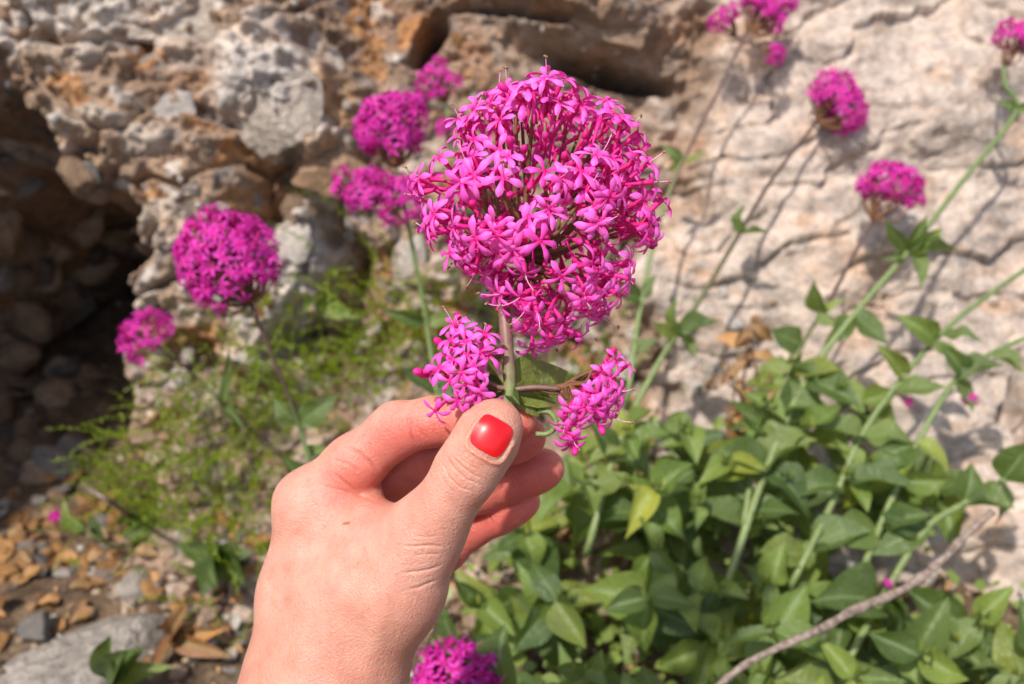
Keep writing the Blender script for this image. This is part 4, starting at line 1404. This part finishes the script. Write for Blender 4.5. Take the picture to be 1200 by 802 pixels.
flower_stem('purple-pink flower cluster with three heads left of the held flower',
    [(520, 520, .80), (506, 420, .79), (494, 345, .78), (478, 262, .765), (464, 196, .755)],
    [dict(c=(460, 150, .75), r=45, n=200), dict(c=(430, 224, .755), r=36, n=120, sq=(1.1, .85), joint=(448, 236, .76), via=(480, 268, .766)), dict(c=(468, 232, .752), r=36, n=110, sq=(1, .95), joint=(474, 240, .76))],
    [((500, 380, .786), (448, 362, .77), CAMN, .7), ((500, 380, .786), (556, 362, .79), CAMN, .7), ((512, 460, .79), (470, 425, .77), UPN, .8), ((512, 460, .79), (560, 430, .80), CAMN, .9), ((518, 505, .80), (468, 480, .78), UPN, .9)],
    (0.0024, 0.0016), (S_PALE, S_GREEN), seed=6)
flower_stem('small round magenta flower standing behind the three-headed cluster',
    [(560, 330, .88), (540, 230, .87), (522, 120, .855)], [dict(c=(514, 99, .85), r=28, n=110, sq=(.95, 1.05)), dict(c=(521, 152, .855), r=14, n=36, joint=(526, 165, .858))],
    [((545, 250, .87), (565, 215, .86), CAMN, .7)], (0.0018, 0.0012), (S_PALE, S_PALE), seed=7)
flower_stem('magenta flower with several clusters on a tall stem over pale rock',
    [(735, 470, .80), (752, 350, .83), (776, 250, .85), (800, 190, .86), (840, 110, .87), (876, 36, .875)],
    [dict(c=(897, 12, .875), r=33, n=180), dict(c=(850, 24, .87), r=21, n=80, joint=(862, 42, .873), via=(868, 52, .874)), dict(c=(906, 62, .87), r=17, n=44, joint=(893, 54, .873), via=(868, 52, .874))],
    [((800, 190, .86), (778, 165, .85), CAMN, .9), ((800, 190, .86), (832, 178, .85), UPN, .8), ((800, 190, .86), (784, 200, .85), DN, 1.0), ((752, 350, .83), (705, 340, .81), CAMN, 1.0), ((752, 350, .83), (770, 318, .82), CAMN, .9), ((740, 420, .81), (772, 395, .80), UPN, 1.0)],
    (0.0026, 0.0014), (S_PALE, S_BROWN * 1.3), seed=8)
flower_stem('magenta flower on a long bare stem casting its shadow on pale rock',
    [(690, 640, .74), (725, 520, .77), (775, 420, .80), (815, 360, .83), (866, 275, .86), (905, 210, .875), (957, 143, .885)],
    [dict(c=(977, 123, .885), r=36, n=190, sq=(.98, 1.05))],
    [((866, 275, .86), (861, 238, .85), (-.7, -.6, .2), 1.0), ((866, 275, .86), (905, 272, .85), UPN, .6), ((792, 395, .81), (778, 352, .79), (-.6, -.6, .3), 1.0), ((792, 395, .81), (846, 378, .80), (0, -.5, .9), 1.0), ((792, 395, .81), (768, 378, .79), CAMN, .8),
     ((795, 392, .81), (812, 425, .80), DN, 1.0), ((720, 530, .765), (775, 545, .74), UPN, 1.2), ((720, 530, .765), (690, 490, .75), CAMN, 1.0), ((735, 500, .77), (770, 485, .75), UPN, 1.2), ((700, 600, .75), (760, 590, .73), UPN, 1.3), ((700, 600, .75), (660, 570, .73), UPN, 1.2)],
    (0.0030, 0.0016), (S_PALE, S_BROWN * 1.0), seed=9)
flower_stem('loose magenta flower on a thin dark stem beside a whorl of narrow leaves',
    [(868, 640, .76), (885, 540, .78), (915, 460, .80), (945, 395, .82), (968, 360, .83), (1000, 300, .845), (1023, 258, .85)],
    [dict(c=(1040, 222, .85), r=39, n=170, sq=(1.05, .85))],
    [((962, 368, .83), (945, 335, .81), (-.6, -.6, .3), 1.2), ((962, 368, .83), (985, 352, .81), CAMN, .8, 'y'), ((955, 380, .825), (992, 372, .81), UPN, 1.1), ((940, 405, .815), (905, 385, .80), CAMN, 1.3), ((930, 430, .81), (985, 430, .78), UPN, 1.4),
     ((905, 480, .80), (975, 455, .77), UPN, 1.3), ((900, 500, .79), (855, 480, .77), CAMN, 1.1), ((885, 540, .78), (840, 560, .75), UPN, 1.3), ((885, 545, .78), (960, 520, .76), UPN, 1.5), ((875, 600, .77), (930, 585, .74), UPN, 1.3), ((870, 615, .77), (815, 600, .74), UPN, 1.3)],
    (0.0026, 0.0015), (S_PALE, S_BROWN * 0.9), seed=10)
flower_stem('tallest right-hand green stem with a cropped magenta flower at its tip',
    [(850, 690, .74), (900, 545, .77), (945, 445, .80), (1000, 370, .815), (1064, 295, .83), (1130, 210, .845), (1190, 132, .855), (1178, 100, .857), (1176, 78, .858)],
    [dict(c=(1188, 46, .858), r=26, n=120, sq=(.9, 1.0))],
    [((1190, 132, .855), (1172, 112, .85), CAMN, 1.1), ((1190, 132, .855), (1216, 118, .85), CAMN, 1.0), ((1064, 298, .83), (1036, 258, .815), (-.6, -.6, .3), .8), ((1064, 298, .83), (1090, 250, .82), (-.3, -.9, .2), .6), ((1064, 298, .83), (1095, 335, .81), DN, 1.3),
     ((1064, 298, .83), (1128, 294, .82), UPN, .55), ((1064, 298, .83), (1112, 262, .82), (0, -.8, .6), .6, 'y'), ((1060, 302, .83), (1046, 300, .815), DN, 1.0), ((1000, 370, .815), (1048, 400, .80), UPN, 1.2), ((1000, 372, .815), (970, 400, .80), CAMN, 1.2), ((945, 445, .80), (1010, 470, .77), UPN, 1.4),
     ((945, 448, .80), (915, 500, .77), CAMN, 1.3), ((900, 545, .77), (840, 520, .75), UPN, 1.3), ((900, 550, .77), (965, 590, .74), UPN, 1.3)],
    (0.0032, 0.0018), (S_PALE, S_GREEN), seed=11)
flower_stem('leafy green stem reaching out to the right over pale rock',
    [(925, 690, .74), (975, 590, .765), (1010, 510, .78), (1060, 440, .80), (1110, 385, .81), (1160, 345, .815), (1225, 300, .82)], [dict(c=(1062, 467, .79), r=12, n=14, joint=(1050, 460, .79))],
    [((1095, 400, .806), (1060, 365, .79), CAMN, 1.0, 'y'), ((1105, 392, .81), (1152, 385, .79), UPN, 1.0), ((1095, 402, .806), (1140, 420, .79), UPN, 1.2), ((1060, 440, .80), (1035, 405, .78), CAMN, .9), ((1050, 455, .795), (1110, 450, .77), UPN, 1.0), ((1010, 510, .78), (1075, 500, .76), UPN, 1.3),
     ((1010, 512, .78), (960, 500, .76), UPN, 1.2), ((990, 560, .77), (1075, 570, .74), UPN, 1.1), ((985, 570, .77), (930, 560, .745), UPN, 1.2), ((950, 640, .755), (1020, 620, .73), UPN, 1.3), ((945, 650, .75), (890, 640, .73), UPN, 1.3)], (0.0028, 0.0018), (S_PALE, S_GREEN), seed=12)
flower_stem('green stem with broad leaves and a small red flower under them',
    [(990, 720, .73), (1030, 620, .755), (1075, 520, .775), (1120, 445, .79), (1160, 415, .795), (1230, 385, .80)], [dict(c=(1136, 466, .785), r=13, n=15, joint=(1128, 455, .787))],
    [((1120, 445, .79), (1150, 480, .77), DN, 1.4), ((1120, 445, .79), (1180, 430, .775), UPN, 1.1), ((1130, 438, .79), (1110, 400, .78), CAMN, 1.0), ((1075, 520, .775), (1020, 530, .75), UPN, 1.2), ((1075, 520, .775), (1120, 540, .75), UPN, 1.1, 'y'), ((1160, 415, .795), (1200, 440, .78), UPN, 1.1),
     ((1030, 620, .755), (970, 610, .73), UPN, 1.4), ((1035, 615, .755), (1090, 600, .73), UPN, 1.2)], (0.0030, 0.0018), (S_PALE, S_GREEN), seed=13)
flower_stem('magenta flower head at the foot of the clump just below the wrist',
    [(600, 860, .60), (570, 830, .60), (545, 815, .60)], [dict(c=(537, 800, .595), r=56, n=190, sq=(1.0, .85))], [((570, 830, .6), (600, 740, .585), CAMN, 1.3)], (0.002, 0.0016), seed=14)
flower_stem('thick green stem with drooping pale leaves at the rock edge',
    [(985, 790, .70), (1040, 690, .73), (1085, 620, .75), (1130, 590, .76), (1215, 540, .77)], [dict(c=(1042, 684, .72), r=7, n=8, joint=(1046, 690, .725))],
    [((1085, 620, .75), (1035, 600, .73), CAMN, .9), ((1085, 620, .75), (1020, 640, .73), UPN, .9), ((1130, 590, .76), (1190, 600, .73), UPN, 1.4), ((1130, 590, .76), (1150, 545, .75), CAMN, 1.4), ((1175, 562, .765), (1215, 520, .74), CAMN, 1.6), ((1175, 562, .765), (1190, 620, .74), DN, 1.2),
     ((1040, 690, .73), (1100, 740, .68), DN, 1.1), ((1040, 690, .73), (1090, 790, .67), DN, .9), ((1030, 705, .73), (960, 680, .70), UPN, 1.3)], (0.0030, 0.0022), (S_PALE, S_PALE), seed=15, cat='plant')

# ------------------------------------------------------------------ leafy stems of the clump
rngc = random.Random(77)
def leafy_stem(px, py, top, d0, d1, nn, leaf_px, label, group, seed, young=0.42):
    r = random.Random(seed)
    p, n, dd = surf(px, py)
    t = P(top[0], top[1], d1)
    m1 = p + (t - p) * 0.4 + np.array([r.gauss(0, .008), -0.01, 0.02])
    path = [p - 0.004 * n, m1, t]
    root = empty('leafy_stem', path[0]); tag(root, label, 'plant', group)
    lc = np.array(root.location)
    mesh_obj('stem', stem_mesh(path, 0.0022, 0.0011, S_GREEN, S_PALE, lc, 6, 6), root)
    cp = catmull(path, 10)
    ax = t - p; ax /= np.linalg.norm(ax)
    s1 = np.cross(ax, [0, 0, 1.0]); s1 /= np.linalg.norm(s1) + 1e-9
    s2 = np.cross(ax, s1)
    a0 = r.uniform(0, 3.1)
    for k in range(nn):
        f = 0.22 + 0.78 * (k + 0.6) / nn
        c = cp[min(int(f * (len(cp) - 1)), len(cp) - 1)]
        a0 += 1.57 + r.gauss(0, .25)
        size = leaf_px * d1 / FPX * (1.15 - 0.6 * f) * r.uniform(.65, 1.3)
        for sgn in (0, math.pi):
            a = a0 + sgn
            dr = math.cos(a) * s1 + math.sin(a) * s2
            dr = dr + ax * r.uniform(0.0, 0.9) + np.array([0, 0, r.uniform(-.55, .2)])
            dr /= np.linalg.norm(dr)
            nm = ax * 0.9 + np.array([r.gauss(0, .55), r.gauss(0, .5) - .2, 0.35])
            st = LEAVES_Y if r.random() < young * (0.4 + f) else (LEAVES_N if r.random() < .15 else LEAVES if r.random() < .96 else LEAVES_DRY)
            add_leaf(root, c, c + dr * size, r.choice(st), nm, r.uniform(.9, 1.35), rng=r)
    for q in range(2):
        add_leaf(root, t, t + (ax + 0.4 * (s1 if q else -s1)) * 0.012, r.choice(LEAVES_Y), s2, .9, rng=r)
    return root
spots = []
for k in range(31):
    for _ in range(40):
        px = rngc.uniform(505, 1230); py = rngc.uniform(540, 840)
        if py < 560 + 0.0 * px and px > 1000: continue
        if px > 1080 and py < 700: continue
        if px < 560 and py < 640: continue
        if all(math.hypot(px - a, py - b) > 48 for a, b in spots): break
    spots.append((px, py))
    base_p, _, bd = surf(px + rngc.uniform(-30, 30), py + 40)
    d1 = max(0.56, bd - rngc.uniform(0.06, 0.16))
    where = ('beside the fingertips' if px < 720 and py < 660 else 'just below the wrist and little finger' if px < 700 else 'under the bare twig' if py > 745 - 0.45 * (px - 950) and px > 860
             else 'in the middle of the clump' if px < 900 else 'behind the bare twig')
    lab, grp = 'broad-leaved green stem without flowers ' + where, 'flowerless leafy stems ' + where
    leafy_stem(px + rngc.uniform(-30, 30), py + 40, (px, py), bd, d1, rngc.randint(3, 5), rngc.uniform(58, 104), lab, grp, 500 + k)

for k, (px, py, lp) in enumerate(((1152, 722, 112), (1195, 790, 105), (1085, 765, 112), (905, 735, 112), (830, 690, 105), (1010, 790, 100), (770, 640, 95), (660, 700, 100))):
    base_p, _, bd = surf(px - 25, py + 45)
    where = 'with the broadest leaves, at the foot of the pale rock' if px > 1050 else 'with large leaves, beside the bare twig' if px > 880 else 'with large leaves, between the flower stems and the wrist'
    leafy_stem(px - 25, py + 45, (px, py), bd, max(.54, bd - .15), 3, lp, 'green stem ' + where, 'stems ' + where, 800 + k, 0.3)
for k, (px, py, lp) in enumerate(((735, 505, 72), (690, 560, 80), (800, 500, 70), (850, 540, 78), (900, 470, 74), (945, 500, 82), (985, 455, 74), (770, 570, 86), (1020, 540, 80), (930, 425, 66), (820, 585, 82), (1065, 560, 76))):
    base_p, _, bd = surf(px - 20, py + 70)
    where = 'between the side cluster and the dry plant' if px < 830 else 'crossing the tall flower stems in front of pale rock'
    leafy_stem(px - 20, py + 70, (px, py), bd, max(.60, bd - .13), 4, lp, 'yellow-green leafy stem ' + where, 'leafy stems ' + where, 900 + k, 0.6)
# dead twig
tw = [(820, 822, .62), (880, 775, .625), (960, 738, .635), (1000, 716, .64), (1060, 690, .65), (1100, 660, .655), (1132, 628, .66), (1163, 600, .665)]
mb = MB()
pth = catmull(world_pts(tw), 7)
rr_ = [(0.0019 + 0.0009 * math.sin(3.1 * i / len(pth))) * (1 + 0.12 * math.sin(i * 1.3)) * (1.35 if i % 9 == 4 else 1) for i in range(len(pth))]
mb.tube(pth, rr_, 10, 0, 0.10, rngc)
for i in (14, 24, 33, 40):
    if i < len(pth) - 1:
        mb.tube([pth[i], pth[i] + np.array([rngc.uniform(-.004, .004), -.002, .005])], [0.0016, 0.0007], 6)
tag(mesh_obj('dead_twig', mb.mesh('dead_twig', [M_TWIG])), 'bare grey-brown twig lying across the leafy clump', 'twig')
mb = MB(); mb.tube(catmull([surf(98, 565)[0] - .006 * FWD, P(112, 578, .80), P(135, 592, .80), surf(158, 608)[0] - .004 * FWD], 5), 0.0022, 7, 0, .15, rngc)
tag(mesh_obj('dead_twig', mb.mesh('dead_twig', [M_TWIG])), 'short pale twig lying at the edge of the dark hollow', 'twig')

# dry plant and dead leaves
root = empty('dry_plant', surf(868, 560)[0]); tag(root, 'withered rusty-brown plant between the flower stems and pale rock', 'plant')
lc = np.array(root.location)
for k in range(5):
    top_ = P(rngc.uniform(850, 915), rngc.uniform(365, 470), .84)
    path = [lc, lc + (top_ - lc) * .5 + np.array([rngc.gauss(0, .008), 0, 0]), top_]
    mb = MB(); cp = catmull([q - lc for q in path], 6); mb.tube(cp, [0.0014 - .0008 * i / len(cp) for i in range(len(cp))], 6)
    mesh_obj('stem', mb.mesh('stem', [M_BRANCH]), root)
    for q in range(9):
        b = cp[rngc.randint(4, len(cp) - 1)] + lc
        add_leaf(root, b, b + np.array([rngc.gauss(0, .012), rngc.gauss(-.004, .006), rngc.gauss(-.004, .010)]), rngc.choice(LEAVES_DRY), None, 1.0, rng=rngc)
for k in range(34):
    if k < 20: px, py = rngc.gauss(235, 40), rngc.gauss(715, 45)
    else: px, py = rngc.uniform(560, 860), rngc.uniform(500, 640)
    p, n, d = surf(px, py)
    p = p + np.array([0, 0, .003])
    a = rngc.uniform(0, 6.28); L = rngc.uniform(.014, .034)
    o = add_leaf(None, p, p + np.array([math.cos(a) * L, math.sin(a) * L, rngc.uniform(0, .012)]), rngc.choice(LEAVES_DRY), (rngc.gauss(0, .3), -.3, 1), 1.2, 'fallen_leaf', rng=rngc)
    if k < 20: tag(o, 'dry brown leaf lying on the gravel beside the wrist', 'leaf', 'dead leaves beside the wrist')
    else: tag(o, 'dry brown leaf lying on stones behind the leafy clump', 'leaf', 'dead leaves behind the clump')

for k in range(42):
    p, n, d = surf(rngc.uniform(-10, 190), rngc.uniform(600, 730))
    p = p + np.array([0, 0, .006])
    a = rngc.uniform(0, 6.28); L = rngc.uniform(.010, .026)
    o = add_leaf(None, p, p + np.array([math.cos(a) * L, math.sin(a) * L, rngc.uniform(-.002, .010)]), rngc.choice(LEAVES_DRY), (rngc.gauss(0, .4), -.3, 1), 1.5, 'fallen_leaf', rng=rngc)
    tag(o, 'curled orange-brown dead leaf among the shards before the dark hollow', 'leaf', 'dead leaves before the hollow')
# small plants at the bottom left
def tuft(px, py, label, tips, seed, kind=None, narrow=.6):
    r = random.Random(seed)
    p, n, d = surf(px, py)
    root = empty('seedling', p); tag(root, label, 'plant')
    mb = MB(); mb.tube([(0, 0, -.004), (0, -.004, .019)], 0.0012, 6); me_ = mb.mesh('stem', [M_STEM]); set_color(me_, np.tile(S_GREEN, (len(me_.vertices), 1)))
    mesh_obj('stem', me_, root)
    b = p + np.array([0, -.004, .018])
    for (tx, ty, dz) in tips:
        add_leaf(root, b, P(tx, ty, d + 1.8 * dz), r.choice(kind or LEAVES), CAMN, narrow * r.uniform(.85, 1.2), rng=r)
    return root
tuft(135, 808, 'seedling with narrow upright leaves in front of the pale slab', [(118, 752, -.04), (148, 760, -.03), (108, 790, -.04), (165, 792, -.03), (130, 770, -.05)], 1, LEAVES_N, 1.3)
tuft(255, 668, 'seedling with green and reddish leaves above the slab', [(230, 692, -.03), (280, 650, -.02), (205, 640, -.02), (250, 640, -.03), (288, 690, -.02), (232, 672, -.04)], 2, None, 1.0)
tuft(160, 628, 'low green seedling below the short pale twig', [(140, 612, -.02), (200, 640, -.02), (188, 605, -.03), (170, 600, -.02), (215, 612, -.02)], 3, None, 1.0)
tuft(208, 760, 'drying plant with brown and yellow leaves on the slab edge', [(178, 778, -.03), (225, 735, -.02), (250, 770, -.03), (205, 725, -.03), (262, 742, -.02)], 4, LEAVES_DRY, .8)
tuft(375, 372, 'sprawling weed with pale leaves in a rock cleft', [(355, 350, -.03), (400, 340, -.02), (410, 372, -.03)], 5, LEAVES_Y, .7)

# ------------------------------------------------------------------ feathery weed: fine green ground cover
npr = np.random.default_rng(11)
def weed(zones, nspr, label, seed, length=(0.045, 0.105)):
    npr = np.random.default_rng(seed)
    vs, fs = [], []; uvs = []; k = 0
    def ribbon(a, b, w, nrm):
        nonlocal k
        s_ = np.cross(b - a, nrm); s_ = s_ / (np.linalg.norm(s_) + 1e-9) * w
        m_ = (a + b) / 2
        vs.extend([a, m_ - s_, b, m_ + s_]); fs.append((k, k + 1, k + 2, k + 3)); k += 4
    wts = np.array([z[4] for z in zones]); wts = wts / wts.sum()
    for _ in range(nspr):
        z = zones[npr.choice(len(zones), p=wts)]
        px, py = npr.normal(z[0], z[2]), npr.normal(z[1], z[3])
        p, n, d = surf(px, py)
        L = npr.uniform(*length)
        dr = np.array([npr.normal(0, .45), -0.35 + npr.normal(0, .3), 0.75 + npr.normal(0, .25)]); dr /= np.linalg.norm(dr)
        q = p.copy(); st = 14
        for i in range(st):
            dr = dr + npr.normal(0, .10, 3) + np.array([0, 0, -0.05]); dr /= np.linalg.norm(dr)
            q2 = q + dr * L / st
            ribbon(q, q2, 0.0006, -FWD)
            if i > 1:
                for _k in range(2):
                    a = npr.normal(0, 1, 3); a -= dr * (a @ dr); a /= np.linalg.norm(a) + 1e-9
                    l = npr.uniform(.004, .010) * (1.15 - i / st)
                    ribbon(q2, q2 + (a * 0.8 + dr * 0.7) * l, npr.uniform(.0007, .0013), npr.normal(0, 1, 3))
            q = q2
    V_ = np.array(vs)
    me = np_mesh('feathery_weed', V_, np.array(fs))
    uvl = me.uv_layers.new(name='UVMap')
    uvl.data.foreach_set('uv', np.tile(np.array([0.3, 0.5], dtype=np.float32), len(me.loops)))
    me.materials.append(M_WEED)
    tag(mesh_obj('feathery_weed', me), label, 'weed', kind='stuff')
weed([(400, 340, 22, 30, 1.2), (400, 440, 55, 40, 3), (330, 480, 60, 50, 3), (210, 540, 40, 45, 3), (250, 600, 50, 50, 3), (180, 590, 40, 30, 1.5), (470, 380, 40, 30, 1.5), (560, 380, 40, 40, 1), (300, 420, 40, 25, .8), (520, 430, 40, 40, 1.5)], 520,
     'feathery yellow-green weed growing over the stones left of the hand', 21)
weed([(700, 430, 40, 40, 1), (720, 560, 40, 40, 1), (800, 560, 60, 50, 1), (850, 640, 80, 60, 1), (660, 640, 60, 60, 1)], 120, 'fine green weed growing through the leafy clump', 22, (0.02, 0.05))
# small leaves low in the clump
npr = np.random.default_rng(31)
vs, fs, uvs, k = [], [], [], 0
for _ in range(800):
    px, py = npr.uniform(500, 1230), npr.uniform(520, 830)
    if px > 930 and (py < 680 or npr.random() < .6): continue
    p, n, d = surf(px, py)
    q = p + np.array([npr.normal(0, .01), -npr.uniform(0, .03), npr.uniform(0.002, .05)])
    nm = np.array([npr.normal(0, .5), -.5 + npr.normal(0, .4), 1.0]); nm /= np.linalg.norm(nm)
    t = npr.normal(0, 1, 3); t -= nm * (t @ nm); t /= np.linalg.norm(t)
    s_ = np.cross(nm, t); L = npr.uniform(.007, .017); W = L * npr.uniform(.28, .4)
    vs += [q, q + t * L * .35 - s_ * W + nm * L * .1, q + t * L * .75 - s_ * W * .8 + nm * L * .05, q + t * L, q + t * L * .75 + s_ * W * .8 + nm * L * .05, q + t * L * .35 + s_ * W + nm * L * .1, q + t * L * .4, q + t * L * .75]
    u_ = [(.5, 0), (0, .35), (0, .75), (.5, 1), (1, .75), (1, .35), (.5, .4), (.5, .75)]
    uvs += u_
    for f in ((0, 1, 6), (1, 2, 7, 6), (2, 3, 7), (0, 6, 5), (6, 7, 4, 5), (7, 3, 4)):
        fs.append(tuple(k + i for i in f))
    k += 8
me = pydata('undergrowth', vs, fs)
uvl = me.uv_layers.new(name='UVMap')
vi = np.zeros(len(me.loops), dtype=np.int32); me.loops.foreach_get('vertex_index', vi)
uvl.data.foreach_set('uv', np.array(uvs, dtype=np.float32)[vi].ravel())
me.materials.append(M_LEAF_Y)
tag(mesh_obj('undergrowth', me), 'small-leaved green undergrowth low in the clump', 'undergrowth', kind='stuff')
